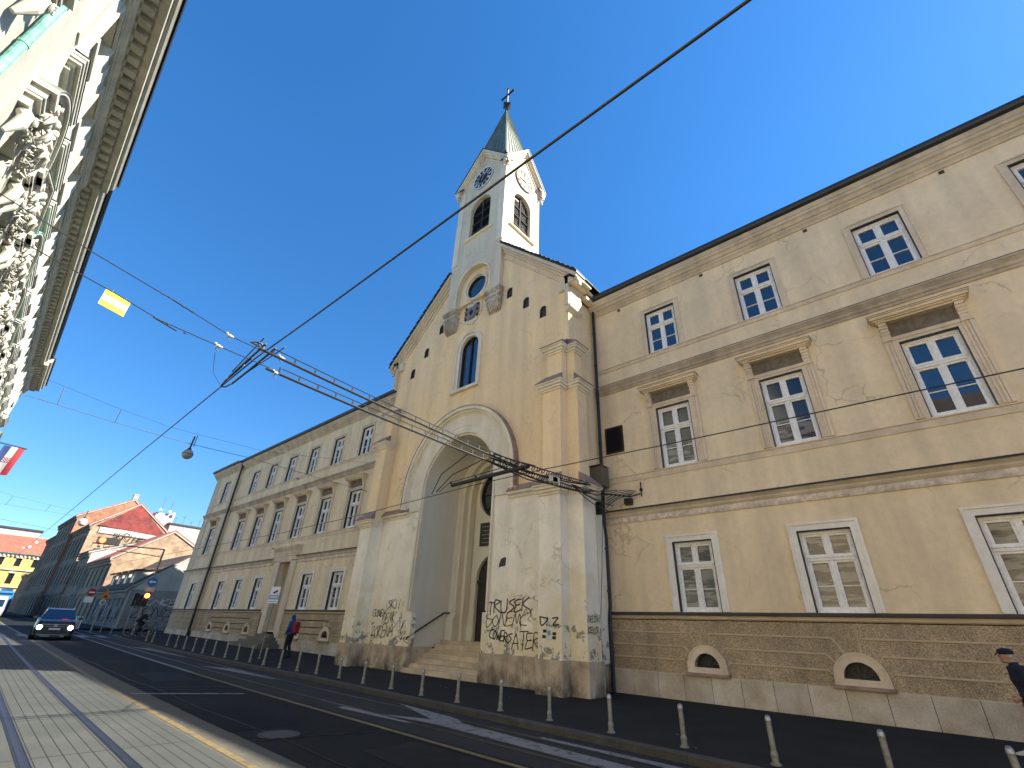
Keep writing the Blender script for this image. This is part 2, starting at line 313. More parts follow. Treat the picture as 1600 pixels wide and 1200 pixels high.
M['greycloth'] = mat('grey_cloth', (.10, .10, .105), .9, var=.3, scale=12)
M['bluecloth'] = mat('blue_cloth', (.015, .05, .19), .8, var=.2, scale=12)
M['redcloth'] = mat('red_cloth', (.25, .015, .025), .8, var=.2, scale=12)
M['dkcloth'] = mat('black_cloth', (.012, .012, .014), .9, var=.2, scale=12)
M['shoe'] = mat('pale_shoe', (.45, .45, .43), .7, var=.1)
M['leaf'] = mat('conifer_foliage', (.035, .065, .03), .8, var=.4, scale=2)
M['bark'] = mat('bark', (.08, .055, .04), .9)

# ------------------------------------------------------------------ ground heights and street axis
GK = [(-400, 2.6), (-110, .95), (-70, .45), (-52, .30), (-41, .19), (-30, .09), (-20, .02), (-15, 0), (60, 0)]
def gz(x):
    for (a, za), (b, zb) in zip(GK, GK[1:]):
        if x <= b: 
            if x < a: return za
            return za+(zb-za)*(x-a)/(b-a)
    return 0
XS = [60, 30, 20, 12, 6, 0, -3, -6, -10, -14, -15, -18, -20, -25, -30, -35, -41, -46, -52, -60, -70, -85, -110, -150, -200, -300, -400]
def ax(x): return .036*(-x) if x > -45 else 1.62+.028*(-x-45)
def strip(name, o0, o1, dz, m, xs=XS, parent=None, kind='structure'):
    mb = MB()
    g0 = o0 if callable(o0) else (lambda x: ax(x)+o0); g1 = o1 if callable(o1) else (lambda x: ax(x)+o1)
    for a, b in zip(xs, xs[1:]):
        mb.face([(a, g0(a), gz(a)+dz), (b, g0(b), gz(b)+dz), (b, g1(b), gz(b)+dz), (a, g1(a), gz(a)+dz)], 0, [(a, g0(a)-ax(a)), (b, g0(b)-ax(b)), (b, g1(b)-ax(b)), (a, g1(a)-ax(a))])
    o = mb.build(name, m)
    if kind: o['kind'] = kind
    return o
def pw(x, K):
    K = sorted(K)
    if x <= K[0][0]: return K[0][1]
    for (a, ya), (b, yb) in zip(K, K[1:]):
        if x <= b: return ya+(yb-ya)*(x-a)/(b-a)
    return K[-1][1]
kerbY = lambda x: pw(x, [(60, 8.0), (10, 8.1), (-2.5, 8.38), (-9.5, 8.78), (-17, 9.22), (-24, 9.12), (-30, 9.15), (-38, 9.3), (-42, 9.45), (-47, 9.9)])
strip('ground', lambda x: -600, lambda x: 600, -.05, M['ground'])
strip('road', lambda x: -.6+ax(x)*.9, lambda x: 40 if x < -52 else kerbY(x)+.05, 0, M['asph'])
strip('tram_bed', .3, 3.1, .004, M['slab'], [x for x in XS if -120 <= x <= 30])
strip('track_shoulder', 3.1, 3.72, .004, M['gravelc'], [x for x in XS if -41 <= x <= 30])
strip('road_line_yellow', 3.15, 3.26, .008, M['yellow'], [x for x in XS if -41 <= x <= 30])
strip('track_paving', lambda x: ax(x)+6.12, lambda x: kerbY(x)-.12, .004, M['sett'], [x for x in XS if -46 <= x <= 30])
strip('lane_line_yellow', 5.93, 6.05, .008, M['yellow'], [x for x in XS if -25 <= x <= 30])
strip('lane_line_pale', 5.93, 6.08, .009, M['wline'], [x for x in XS if -52 <= x <= -20])
strip('far_lane_line', 3.1, 3.3, .009, M['yellow'], [x for x in XS if -110 <= x <= -41])
def rail(off, xs):
    mb = MB()
    for a, b in zip(xs, xs[1:]):
        for o0, o1, dz, m in ((-.022, .026, .010, 0), (.026, .072, .006, 1), (.072, .082, .010, 0), (-.045, -.022, .0065, 1)):
            ya, yb = ax(a)+off, ax(b)+off
            mb.face([(a, ya+o0, gz(a)+dz), (b, yb+o0, gz(b)+dz), (b, yb+o1, gz(b)+dz), (a, ya+o1, gz(a)+dz)], m)
    o = mb.build('tram_rail', [M['railsteel'], M['black']]); o['kind'] = 'structure'
for off in (1.14, 2.10, 6.72, 7.70): rail(off, [x for x in XS if -200 <= x <= 30])
# sidewalk (near) with kerb
def sidewalk():
    mb = MB(); xs = [30, 20, 12, 6, 0, -2.5, -6, -9.5, -13, -17, -20, -24, -27, -30, -34, -38, -42, -47]
    e = [(x, kerbY(x)) for x in xs]+[(-50, 10.6), (-52.6, 12.3), (-54, 14.6), (-54.3, 20), (-54.3, 40)]
    top = [Vector((x, y, gz(x)+.12)) for x, y in e]
    inner = [Vector((x, 15.0, gz(x)+.19)) for x in xs]+[Vector((-50, 15, gz(-50)+.19)), Vector((-52.2, 15, gz(-52)+.17)), Vector((-52.25, 16, gz(-52)+.17)), Vector((-52.25, 20, gz(-52)+.17)), Vector((-52.25, 40, gz(-52)+.17))]
    for k in range(len(e)-1):
        mb.face([top[k], top[k+1], inner[k+1], inner[k]], 0)
    sw = mb.build('sidewalk', M['asph2']); sw['kind'] = 'structure'
    kb = MB()
    for k in range(len(e)-1):
        a, b = top[k], top[k+1]; d = (b-a); L_ = d.length; d.normalize(); n = Vector((-d.y, d.x, 0))*1.0
        if n.y > 0 or (abs(n.y) < 1e-3 and n.x > 0): n = -n
        st = max(1, int(L_/1.0))
        for q in range(st):
            p0 = a+(b-a)*(q/st)+d*.004; p1 = a+(b-a)*((q+1)/st)-d*.004
            kb.loft([[p+n*.15+Vector((0, 0, -.2)), p+n*.15+Vector((0, 0, -.015)), p+n*.13+Vector((0, 0, .006)), p+Vector((0, 0, .006)), p+Vector((0, 0, -.2))] for p in (p0, p1)])
    k_ = kb.build('kerb', M['kerb']); k_['kind'] = 'structure'
sidewalk()
# left sidewalk along the ornate building, far right sidewalk
strip('left_sidewalk', lambda x: -4.2+ax(x)*.95, lambda x: -.6+ax(x)*.9, .13, M['asph2'])
strip('far_sidewalk', lambda x: ax(x)+7.6, lambda x: 16, .12, M['asph2'], [-60.5, -70, -85, -110, -150, -190])
# painted arrows and letters on the road
def paint(name, pts, z=.011):
    mb = MB(); mb.face([(x, y, gz(x)+z) for x, y in pts]); o = mb.build(name, M['wline']); o['kind'] = 'structure'
paint('road_arrow', [(-10.9, 8.42), (-8.5, 8.12), (-8.0, 7.82), (-4.0, 7.42), (-4.0, 7.02), (-8.2, 7.32), (-9.8, 7.12), (-8.7, 7.62)])
paint('road_arrow', [(-11.0, 6.85), (-8.7, 6.95), (-8.6, 7.06), (-11.2, 7.08)])
paint('road_arrow', [(-6.2, 7.95), (-3.2, 7.75), (-3.2, 7.98), (-6.2, 8.08)])
paint('road_arrow', [(-22.6, 7.75), (-20.6, 7.95), (-17.2, 8.15), (-17.2, 8.27), (-21.2, 8.4)])
paint('road_arrow', [(-35, 8.1), (-32.5, 8.35), (-27, 8.5), (-27, 8.6), (-33.5, 8.75)])
for k in range(5): paint('crosswalk_stripe', [(-48.5, 4.6+k*1.05), (-45.2, 4.5+k*1.05), (-45.2, 5.0+k*1.05), (-48.5, 5.1+k*1.05)])
for k in range(3): paint('crosswalk_stripe', [(-51.5-k*4, 2.6), (-49-k*4, 2.5), (-49-k*4, 2.9), (-51.5-k*4, 3.0)])
paint('stop_line', [(-15.4, 3.95), (-15.2, 3.95), (-14.1, 6.1), (-14.3, 6.1)])
M['patch'] = mat('asphalt_patch', (.0075, .008, .008), .85, var=.2, scale=2, bump=.3, bscale=120); M['polish'] = mat('worn_asphalt', (.0128, .0138, .0135), .75, var=.35, scale=2.5, speck=(150, .2)); M['seam'] = mat('tar_seam', (.004, .004, .0045), .5)
def roadquad(name, pts, m, z=.006):
    mb = MB(); mb.face([(x, y, gz(x)+z) for x, y in pts]); o = mb.build(name, m); o['kind'] = 'structure'
roadquad('road_patch', [(-12.5, 4.15), (-9.6, 4.05), (-9.7, 5.3), (-12.6, 5.45)], M['patch'])
roadquad('road_patch', [(-20.5, 5.2), (-17.6, 5.0), (-17.7, 6.1), (-20.4, 6.3)], M['polish'])
roadquad('road_patch', [(-7.2, 5.0), (-3.0, 4.7), (-3.0, 5.9), (-7.3, 6.1)], M['polish'], .0055)
for k_ in ('patch', 'polish', 'seam'): M[k_].node_tree.nodes['Principled BSDF'].inputs['Specular IOR Level'].default_value = .15
def seamline(pts, w_=.018):
    mb = MB()
    for (xa, ya), (xb, yb) in zip(pts, pts[1:]):
        d = Vector((xb-xa, yb-ya, 0)).normalized(); n = Vector((-d.y, d.x, 0))*w_
        A, B_ = Vector((xa, ya, gz(xa)+.0072)), Vector((xb, yb, gz(xb)+.0072)); mb.face([A-n, B_-n, B_+n, A+n])
    o = mb.build('tar_seam', M['seam']); o['kind'] = 'structure'
rs = random.Random(4)
for (x0_, y0_, x1_, y1_) in ((-30, 4.9, -3, 4.35), (-16.5, 4.3, -15.8, 6.6), (-8.8, 4.0, -8.3, 6.1), (-25, 5.0, -24.6, 7.2), (-5, 4.4, -4.4, 6.0)):
    n_ = 14; seamline([(x0_+(x1_-x0_)*q/n_+rs.uniform(-.05, .05), y0_+(y1_-y0_)*q/n_+rs.uniform(-.06, .06)) for q in range(n_+1)])
lt = MB()
for q in range(46):
    x = rs.uniform(-28, 2); y = kerbY(x)+rs.uniform(-.5, 4.5)*rs.random(); z = gz(x)+(.006 if y < kerbY(x)-.15 else .125+.012*(y-kerbY(x)))+.006
    if kerbY(x)-.16 < y < kerbY(x)+.1: continue
    a = rs.uniform(0, pi); s_ = rs.uniform(.012, .045); lt.face([(x+s_*cos(a), y+s_*sin(a), z), (x-s_*.6*sin(a), y+s_*.6*cos(a), z+.006), (x-s_*cos(a), y-s_*sin(a), z), (x+s_*.5*sin(a), y-s_*.5*cos(a), z+.002)])
o_ = lt.build('litter', M['wline']); o_['kind'] = 'stuff'; tag(o_, 'small scraps of litter and leaves along the kerb and sidewalk', 'litter')
mh = MB(); mh.lathe([(.33, 0), (.33, .012), (.27, .012), (.27, .009), (.01, .009)], (-9.0, 4.6, 0), 20)
mh.build('manhole_cover', M['kerb'])['kind'] = 'structure'

# ------------------------------------------------------------------ wall sheet with holes
def PY(y): return lambda u, z, d: (u, y+d, z)
def PX(x): return lambda u, z, d: (x-d, u, z)
def hole_lo_hi(h, u):
    if h[0] == 'r': return h[3], h[4]
    if h[0] == 'a':
        _, uc, r, z0, zs = h[:5]; return z0, zs+sqrt(max(0, r*r-(u-uc)**2))
    _, uc, zc, r = h[:4]; q = sqrt(max(0, r*r-(u-uc)**2)); return zc-q, zc+q
def hole_span(h):
    if h[0] == 'r': return h[1], h[2]
    return (h[1]-h[2], h[1]+h[2]) if h[0] == 'a' else (h[1]-h[3], h[1]+h[3])
def sheet(mb, pt, u0, u1, bot, top, holes=(), m=0, brk=()):
    bf = bot if callable(bot) else (lambda u: bot); tf = top if callable(top) else (lambda u: top)
    us = {u0, u1}; us.update(brk)
    for h in holes:
        a, b = hole_span(h); us.update((a, b))
        if h[0] != 'r':
            n = 24 if (b-a) > 1 else 12
            for k in range(1, n): us.add((a+b)/2-(b-a)/2*cos(pi*k/n))
    us = sorted(x for x in us if u0-1e-6 <= x <= u1+1e-6)
    for a, b in zip(us, us[1:]):
        if b-a < 1e-6: continue
        c = (a+b)/2; hs = sorted([h for h in holes if hole_span(h)[0] < c < hole_span(h)[1]], key=lambda h: hole_lo_hi(h, c)[0])
        la, lb = bf(a), bf(b)
        for h in hs:
            (xa, ya), (xb, yb) = hole_lo_hi(h, a), hole_lo_hi(h, b)
            if xa-la > 1e-5 or xb-lb > 1e-5: mb.face([pt(a, la, 0), pt(b, lb, 0), pt(b, xb, 0), pt(a, xa, 0)], m)
            la, lb = ya, yb
        mb.face([pt(a, la, 0), pt(b, lb, 0), pt(b, tf(b), 0), pt(a, tf(a), 0)], m)
def outline(h, n=24):
    if h[0] == 'r': return [(h[1], h[3]), (h[2], h[3]), (h[2], h[4]), (h[1], h[4])]
    if h[0] == 'a':
        _, uc, r, z0, zs = h[:5]; return [(uc-r, z0), (uc+r, z0)]+[(uc+r*cos(pi*k/n), zs+r*sin(pi*k/n)) for k in range(n+1)]
    _, uc, zc, r = h[:4]; return [(uc+r*cos(2*pi*k/n), zc+r*sin(2*pi*k/n)) for k in range(n)]
def reveal(mb, pt, h, depth, m=0, back=None):
    o = outline(h)
    for a, b in zip(o, o[1:]+o[:1]):
        mb.face([pt(*a, 0), pt(*b, 0), pt(*b, depth), pt(*a, depth)], m)
    if back is not None: mb.face([pt(u, z, depth) for u, z in o], back)
def ring(mb, pt, uc, zc, r0, r1, d0, d1, a0=0, a1=pi, n=28, m=0, leg=None):
    P = [(r0, d0), (r1, d0), (r1, d1), (r0, d1)]
    rings = []
    if leg is not None: rings.append([pt(uc+r*cos(a0), leg, d) for r, d in P])
    for k in range(n+1):
        t = a0+(a1-a0)*k/n; rings.append([pt(uc+r*cos(t), zc+r*sin(t), d) for r, d in P])
    if leg is not None: rings.append([pt(uc+r*cos(a1), leg, d) for r, d in P])
    full = abs(a1-a0-2*pi) < 1e-6
    mb.loft(rings, m, cap=not full)

# ------------------------------------------------------------------ convent wings
WY = 14.5
def casement(wd, ht, y=.10, tr=.645):
    """white double window: outer frame, transom, mullion, four leaves with a glazing bar in the lower pair"""
    mb = MB(); h = wd/2; f = .085
    zt = ht*tr
    mb.box((-h, y, 0), (-h+f, y+.12, ht)); mb.box((h-f, y, 0), (h, y+.12, ht))
    mb.box((-h+f, y, ht-f), (h-f, y+.12, ht)); mb.box((-h+f, y, 0), (h-f, y+.12, f*.9))
    mb.box((-h+f, y-.012, zt-.05), (h-f, y+.12, zt+.05)); mb.box((-h+f*.7, y-.035, zt+.02), (h-f*.7, y-.0125, zt+.055))
    mb.box((-.035, y+.002, f*.9), (.035, y+.12, zt-.05)); mb.box((-.035, y+.002, zt+.05), (.035, y+.12, ht-f))
    s = .055
    for sx in (-1, 1):
        for z0, z1, bar in ((f*.9, zt-.05, True), (zt+.05, ht-f, False)):
            a, b = sorted((sx*.035, sx*(h-f)))
            mb.box((a, y+.03, z0), (a+s, y+.11, z1)); mb.box((b-s, y+.03, z0), (b, y+.11, z1))
            mb.box((a+s, y+.03, z0), (b-s, y+.11, z0+s)); mb.box((a+s, y+.03, z1-s), (b-s, y+.11, z1))
            if bar:
                zz = z0+(z1-z0)*.46; mb.box((a+s, y+.045, zz), (b-s, y+.10, zz+.025))
    return mb
def panes(wd, ht, y=.10):
    mb = MB(); h = wd/2-.1
    mb.face([(-h, y+.085, .05), (h, y+.085, .05), (h, y+.085, ht-.05), (-h, y+.085, ht-.05)]); return mb
PROTO = {}
def place(kind, parent, x, y, z, alt=0):
    if kind not in PROTO:
        wd, ht, sur = KIND[kind]
        f = casement(wd, ht).build('window', M['white'], None)
        p = panes(wd, ht).build('pane', M['glassc'] if kind == 'gwin' else M['glassm'] if kind == 'midg' else M['glass'], f)
        s_ = sur().build('window_surround', SURM[kind], f)
        PROTO[kind] = f; adopt_loc = f
        f.parent = parent; f.matrix_parent_inverse = Matrix.Translation(-Vector(parent.location)); f.location = (x, y, z)
        return f
    src = PROTO[kind]; c = src.copy(); col.objects.link(c); c.parent = parent
    c.matrix_parent_inverse = Matrix.Translation(-Vector(parent.location)); c.location = (x, y, z)
    for ch in src.children:
        d = ch.copy(); col.objects.link(d); d.parent = c; d.matrix_parent_inverse = ch.matrix_parent_inverse.copy()
        if alt and d.name.startswith('pane'):
            d.data = d.data.copy(); d.data.materials[0] = M['glassc']
    return c
def frame3(mb, h, ht, w_, y0, y1, bottom=False, m=0, z0=0):
    mb.box((-h-w_, y0, z0), (-h, y1, ht+w_), m); mb.box((h, y0, z0), (h+w_, y1, ht+w_), m); mb.box((-h, y0, ht), (h, y1, ht+w_), m)
    if bottom: mb.box((-h-w_, y0, z0-w_*.6), (h+w_, y1, z0), m)
def gapline(mb, ht, y, m): frame3(mb, .583, ht-.012, .022, y, .12, False, m)
def sur_ground():
    mb = MB(); gapline(mb, 1.94, -.036, 1); frame3(mb, .60, 1.94, .15, -.035, .05); frame3(mb, .75, 2.09, .055, -.065, .03); return mb
def sur_top():
    mb = MB(); gapline(mb, 1.90, -.022, 1); frame3(mb, .60, 1.90, .135, -.02, .05); frame3(mb, .735, 2.035, .05, -.05, .03); return mb
def sur_mid():
    mb = MB(); H = 2.21; gapline(mb, H, -.027, 2)
    frame3(mb, .60, H, .09, -.025, .05)
    for s in (-1, 1):                       # fluted pilaster strips
        for k, (a, b, d) in enumerate(((.69, .735, .055), (.735, .765, .035), (.765, .805, .06), (.805, .835, .035), (.835, .905, .065))):
            x0, x1 = sorted((s*a, s*b)); mb.box((x0, -d, 0), (x1, .03, H+.12))
        x0, x1 = sorted((s*.70, s*.90))     # scroll bracket
        for k in range(7):
            t = k/6; mb.box((x0+.01*(k % 2), -.07-.17*t**1.6, H+.12+.5*t), (x1-.01*(k % 2), .0, H+.12+.5*(t+1/6)))
        mb.box((x0-.015, -.10, H+.085), (x1+.015, .0, H+.12))
    mb.box((-.69, -.05, H+.09), (.69, .03, H+.15)); mb.box((-.69, -.035, H+.15), (.69, .03, H+.20))
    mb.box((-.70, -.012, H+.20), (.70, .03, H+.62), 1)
    z = H+.62
    for d, za, zb, e in ((.20, 0, .05, .93), (.27, .05, .09, .97), (.33, .09, .17, 1.03), (.37, .17, .20, 1.06)):
        mb.box((-e, -d, z+za), (e, .02, z+zb))
    mb.box((-1.07, -.38, z+.2), (1.07, .0, z+.212), 2)
    return mb
KIND = {'gwin': (1.19, 1.94, sur_ground), 'mid': (1.19, 2.21, sur_mid), 'midg': (1.19, 2.21, sur_mid), 'top': (1.19, 1.90, sur_top)}
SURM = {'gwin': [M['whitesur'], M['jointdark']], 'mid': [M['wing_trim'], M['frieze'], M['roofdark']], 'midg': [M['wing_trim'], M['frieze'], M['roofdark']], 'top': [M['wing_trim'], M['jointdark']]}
ZG, ZM, ZT = 2.345, 6.69, 11.225
def vent_parts(bld, x, y, k):
    mb = MB(); pt = PY(y)
    ring(mb, pt, x, .99, .34, .50, -.05, .0, n=20, leg=.86); ring(mb, pt, x, .99, .50, .535, -.07, .0, n=20, leg=.86, m=0)
    mb.box((x-.34, y-.045, .86), (x+.34, y+.1, .99))
    mb.box((x-.58, y-.13, .79), (x+.58, y+.02, .86), 1)
    o = mb.build('cellar_window', [M['wing_trim'], M['captile']], bld)
    g = MB()
    g.face([pt(u, z, .16) for u, z in outline(('a', x, .36, .9, .99))], 0)
    for q in range(5):
        t = pi*(q+.5)/5; g.tube([pt(x+.05*cos(t), 1.0+.05*sin(t), .12), pt(x+.34*cos(t), 1.0+.34*sin(t), .12)], .008, 4, 1)
    g.build('grille', [M['black'], M['steel']], o)
def plinth(bld, x0, x1, y, vents, skip=()):
    mb = MB(); pt = PY(y); holes = [('a', v, .345, .99, .9901) for v in vents]
    segs = [(x0, x1)]
    for a, b in skip: segs = [(x0, a), (b, x1)]
    for a, b in segs:
        hs = [h for h in holes if a < h[1] < b]
        sheet(mb, PY(y-.03), a, b, .81, 2.14, hs)
        for h in hs: reveal(mb, PY(y-.03), h, .2)
        mb.box((a, y-.03, 2.12), (b, y+.02, 2.14))
    mb.build('roughcast_base', M['rough'], bld)
    r = MB()                                 # moulded joints that bend round the cellar openings
    Yr = y-.03
    def seg(p, q):
        (ax_, az), (bx, bz) = p, q; d = Vector((bx-ax_, 0, bz-az)); n = Vector((-d.z, 0, d.x)).normalized()*.021
        P = [Vector((ax_, Yr, az)), Vector((bx, Yr, bz))]
        r.loft([[p_-n, p_-n*.7+Vector((0, -.022, 0)), p_+n*.7+Vector((0, -.022, 0)), p_+n] for p_ in P])
    def poly(pts):
        for p, q in zip(pts, pts[1:]): seg(p, q)
    for a, b in segs:
        vs = [v for v in vents if a < v < b]; ed = [None]+vs+[None]
        for L_, Rr in zip(ed, ed[1:]):
            for z, (dx0, z0, dx1) in ((1.80, (.13, 1.52, .13)), (1.46, (.42, 1.33, .52)), (1.13, (.54, 1.06, .62))):
                pts = []
                if L_ is None: pts.append((a, z))
                else: pts += [(L_+dx0, z0), (L_+dx1, z)]
                if Rr is None: pts.append((b, z))
                else:
                    k = {1.80: (.40, .22, 1.47), 1.46: (.60, .45, 1.30), 1.13: (.64, .55, 1.06)}[z]
                    pts += [(Rr-k[0], z), (Rr-k[1], k[2])]
                poly(pts)
    r.build('joint_moulding', M['ridge'], bld)
    st = MB()
    for a, b in segs:
        x = a; n = max(1, round((b-a)/.76)); wd = (b-a)/n
        for k in range(n):
            xa, xb = x+k*wd, x+(k+1)*wd; zz = gz((xa+xb)/2)-.1
            st.loft([[(xa+.005+e, y-.07+d, zz), (xb-.005-e, y-.07+d, zz), (xb-.005-e, y-.07+d, .79-e), (xa+.005+e, y-.07+d, .79-e)] for e, d in ((.0, .05), (.0, .006), (.006, 0))])
        st.box((a, y-.064+.01, gz(a)-.2), (b, y+.1, .79), 1)
        st.box((a, y-.055, .79), (b, y, .81), 2)
    st.build('stone_base', [M['stone'], M['jointdark'], M['ridge']], bld)
def bands(bld, x0, x1, y, skip=()):
    segs = [(x0, x1)]
    for a, b in skip: segs = [(x0, a), (b, x1)]
    mb = MB(); pt = PY(y)
    for a, b in segs:
        mb.mould(pt, a, b, [(0, 2.14), (-.045, 2.14), (-.075, 2.17), (-.075, 2.2), (-.05, 2.22), (-.05, 2.25), (0, 2.25)], 0)
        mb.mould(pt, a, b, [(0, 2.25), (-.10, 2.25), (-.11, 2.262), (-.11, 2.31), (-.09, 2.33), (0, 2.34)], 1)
    mb.build('plinth_moulding', [M['ridge'], M['darkband']], bld)
    mb = MB()
    for a, b in segs:
        mb.mould(pt, a, b, [(0, 5.04), (-.04, 5.04), (-.06, 5.10), (-.06, 5.22), (0, 5.22)], 2)
        mb.mould(pt, a, b, [(0, 5.221), (-.075, 5.221), (-.11, 5.27), (-.12, 5.29), (-.12, 5.33), (-.19, 5.39), (-.21, 5.40), (-.21, 5.42), (0, 5.44)], 0)
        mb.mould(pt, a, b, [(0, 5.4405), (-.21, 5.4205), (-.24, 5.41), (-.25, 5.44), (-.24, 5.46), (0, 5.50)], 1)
    mb.build('lower_cornice', [M['cornice'], M['roofdark'], M['pinkband']], bld)
    mb = MB(); mb.mould(pt, x0, x1, [(0, 10.04), (-.04, 10.04), (-.05, 10.12), (-.08, 10.13), (-.10, 10.18), (-.10, 10.21), (-.17, 10.29), (-.20, 10.31), (-.20, 10.36), (0, 10.39)], 0)
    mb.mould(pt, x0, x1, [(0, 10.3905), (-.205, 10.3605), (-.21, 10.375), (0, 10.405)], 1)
    mb.build('middle_cornice', [M['midcor'], M['roofdark']], bld)
    mb = MB()
    for za, zb in ((6.44, 6.65), (11.04, 11.20)):
        mb.mould(pt, x0, x1, [(0, za), (-.03, za), (-.03, zb-.03), (-.06, zb-.02), (-.06, zb+.005), (0, zb+.02)], 0)
    mb.build('sill_band', M['wing_trim'], bld)
def eaves(bld, x0, x1, y, zoff=0, ends=True):
    mb = MB(); pt = PY(y); q = zoff
    mb.mould(pt, x0, x1, [(0, 13.94+q), (-.05, 13.94+q), (-.06, 14.00+q), (-.12, 14.06+q), (-.14, 14.06+q), (-.14, 14.13+q), (-.20, 14.15+q), (-.26, 14.24+q), (-.33, 14.27+q), (-.33, 14.37+q), (-.36, 14.38+q), (-.42, 14.47+q), (-.42, 14.50+q), (0, 14.52+q)])
    mb.build('eaves_cornice', M['cornice'], bld)
    g = MB()
    g.mould(pt, x0-.02, x1+.02, [(-.36, 14.51+q), (-.44, 14.505+q), (-.53, 14.54+q), (-.57, 14.61+q), (-.575, 14.70+q), (-.56, 14.705+q), (-.40, 14.64+q)])
    g.build('gutter', M['roofdark'], bld)
def wing(x0, x1, y, mids, curt, kind, label):
    b = empty(kind, ((x0+x1)/2, y+5, gz((x0+x1)/2)+.15)); tag(b, label, 'building')
    return b

# right wing
RW = empty('convent_wing', (2, 19, .15)); tag(RW, 'beige three-storey wing right of the church, with white windows and dark eaves', 'building')
rx = [-5.50, -2.045, 1.49, 5.03, 8.56, 12.1]
hol = []
for x in rx: hol += [('r', x-.595, x+.595, ZG, ZG+1.94), ('r', x-.595, x+.595, ZM, ZM+2.21), ('r', x-.595, x+.595, ZT, ZT+1.9)]
def wall_block(bld, x0, x1, y, holes, depth=11, ztop=14.55, zbot=2.14, inner=False):
    mb = MB(); sheet(mb, PY(y), x0, x1, zbot, ztop, holes)
    for h in holes: reveal(mb, PY(y), h, .24)
    for x in (x0, x1): mb.face([(x, y, -.3), (x, y+depth, -.3), (x, y+depth, ztop), (x, y, ztop)])
    mb.face([(x0, y+depth, -.3), (x1, y+depth, -.3), (x1, y+depth, ztop), (x0, y+depth, ztop)])
    mb.face([(x0, y+.3, ztop-.02), (x1, y+.3, ztop-.02), (x1, y+depth, ztop-.02), (x0, y+depth, ztop-.02)])
    return mb.build('wall', M['wing'], bld)
wall_block(RW, -8.5, 14.2, WY, hol)
plinth(RW, -8.5, 14.2, WY, [x-.02 if x > -5 else x-.03 for x in rx])
for x in rx: vent_parts(RW, x-.02 if x > -5 else x-.03, WY-.03, 0)
bands(RW, -8.5, 14.2, WY); eaves(RW, -8.5, 14.25, WY)
for k, x in enumerate(rx):
    place('gwin', RW, x, WY, ZG); place('mid' if k not in (0, 1) else 'midg', RW, x, WY, ZM); place('top', RW, x, WY, ZT)
rf = MB(); rf.prism([(-8.6, 13.97, 14.66), (-8.6, 25.6, 14.66), (-8.6, 19.8, 17.6)], (23, 0, 0)); rf.build('roof', M['browntile'], RW)
sm = MB()
for x in (-7.2, -3.7, -.2, 3.3, 6.8): sm.box((x-.06, WY-.03, 13.78), (x+.06, WY+.01, 13.88))
sm.build('eaves_vent', M['darkband'], RW)
lv = MB(); lv.box((-8.20, WY-.06, 7.58), (-7.47, WY-.005, 8.61), 0)
for k in range(22): z = 7.66+k*.041; lv.loft([[(-8.13, WY-.062-d, z+e), (-7.54, WY-.062-d, z+e)] for d, e in ((0, .03), (.02, .0), (0.005, -.003))], 1, cap=False, closed=False)
lv.build('louvre_grille', [M['carblk'], M['black']], RW)
dp = MB(); dp.tube([(-8.36, 14.33, 14.5), (-8.36, 14.32, 6.4), (-8.36, 14.28, 5.6), (-8.36, 14.28, 5.0), (-8.36, 14.35, 4.6), (-8.36, 14.35, 2.5), (-8.34, 14.25, 2.1), (-8.33, 14.25, .2)], .062, 10)
for z in (13, 11.4, 9.7, 8, 4.2, 2.9, 1.2): dp.lathe([(.075, z), (.075, z+.05)], (-8.355, 14.31, 0), 10)
dp.build('downpipe', M['pipe'], RW)
cb = MB(); cb.box((-8.66, 13.75, 6.25), (-8.05, 14.25, 6.95), 0); cb.box((-8.64, 13.70, 6.98), (-8.03, 14.27, 7.0), 0)
tag(cb.build('junction_box', mat('weathered_box', (.14, .12, .085), .7, var=.2)), 'square grey metal box on the downpipe in the corner between church and right wing', 'metal box')

# left wing
LWx0, LWx1 = -52.3, -20.08
LW = empty('convent_wing', (-36, 19, .4)); tag(LW, 'long beige three-storey wing left of the church with a tall stone doorway', 'building')
lm = [-25.6, -29.05, -32.45, -35.87, -39.27, -42.68, -48.8]
lg = [-25.75, -29.2, -36.1, -39.5, -42.95, -48.8]
RY = 14.36
hol = []; hol2 = []
for x in lm: (hol2 if x < -46 else hol).extend([('r', x-.595, x+.595, ZM, ZM+2.21), ('r', x-.595, x+.595, ZT, ZT+1.9)])
for x in lg: (hol2 if x < -46 else hol).append(('r', x-.595, x+.595, ZG, ZG+1.94))
hol.append(('r', -33.3, -31.75, 1.15, 5.15))
mb = MB(); sheet(mb, PY(WY), -46.2, LWx1, lambda u: 1.1 if -33.4 < u < -31.6 else 2.14, 14.55, hol, brk=(-33.4, -31.6))
for h in hol: reveal(mb, PY(WY), h, .24 if h[3] > 1.2 else .9)
sheet(mb, PY(RY), LWx0, -46.2, 2.14, 14.55, hol2)
for h in hol2: reveal(mb, PY(RY), h, .38)
mb.face([(-46.2, RY, 0), (-46.2, WY, 0), (-46.2, WY, 14.55), (-46.2, RY, 14.55)])
for x in (LWx0, LWx1): mb.face([(x, RY, -.3), (x, 26, -.3), (x, 26, 14.55), (x, RY, 14.55)])
mb.face([(LWx0, 26, -.3), (LWx1, 26, -.3), (LWx1, 26, 14.55), (LWx0, 26, 14.55)])
mb.face([(LWx0, 14.8, 14.53), (LWx1, 14.8, 14.53), (LWx1, 26, 14.53), (LWx0, 26, 14.53)])
mb.build('wall', M['wing'], LW)
vl = [-25.77, -29.1, -35.95, -39.25, -42.65]
plinth(LW, -46.2, LWx1, WY, vl, [(-34.3, -31.1)]); plinth(LW, LWx0, -46.2, RY, [])
for x in vl: vent_parts(LW, x, WY-.03, 0)
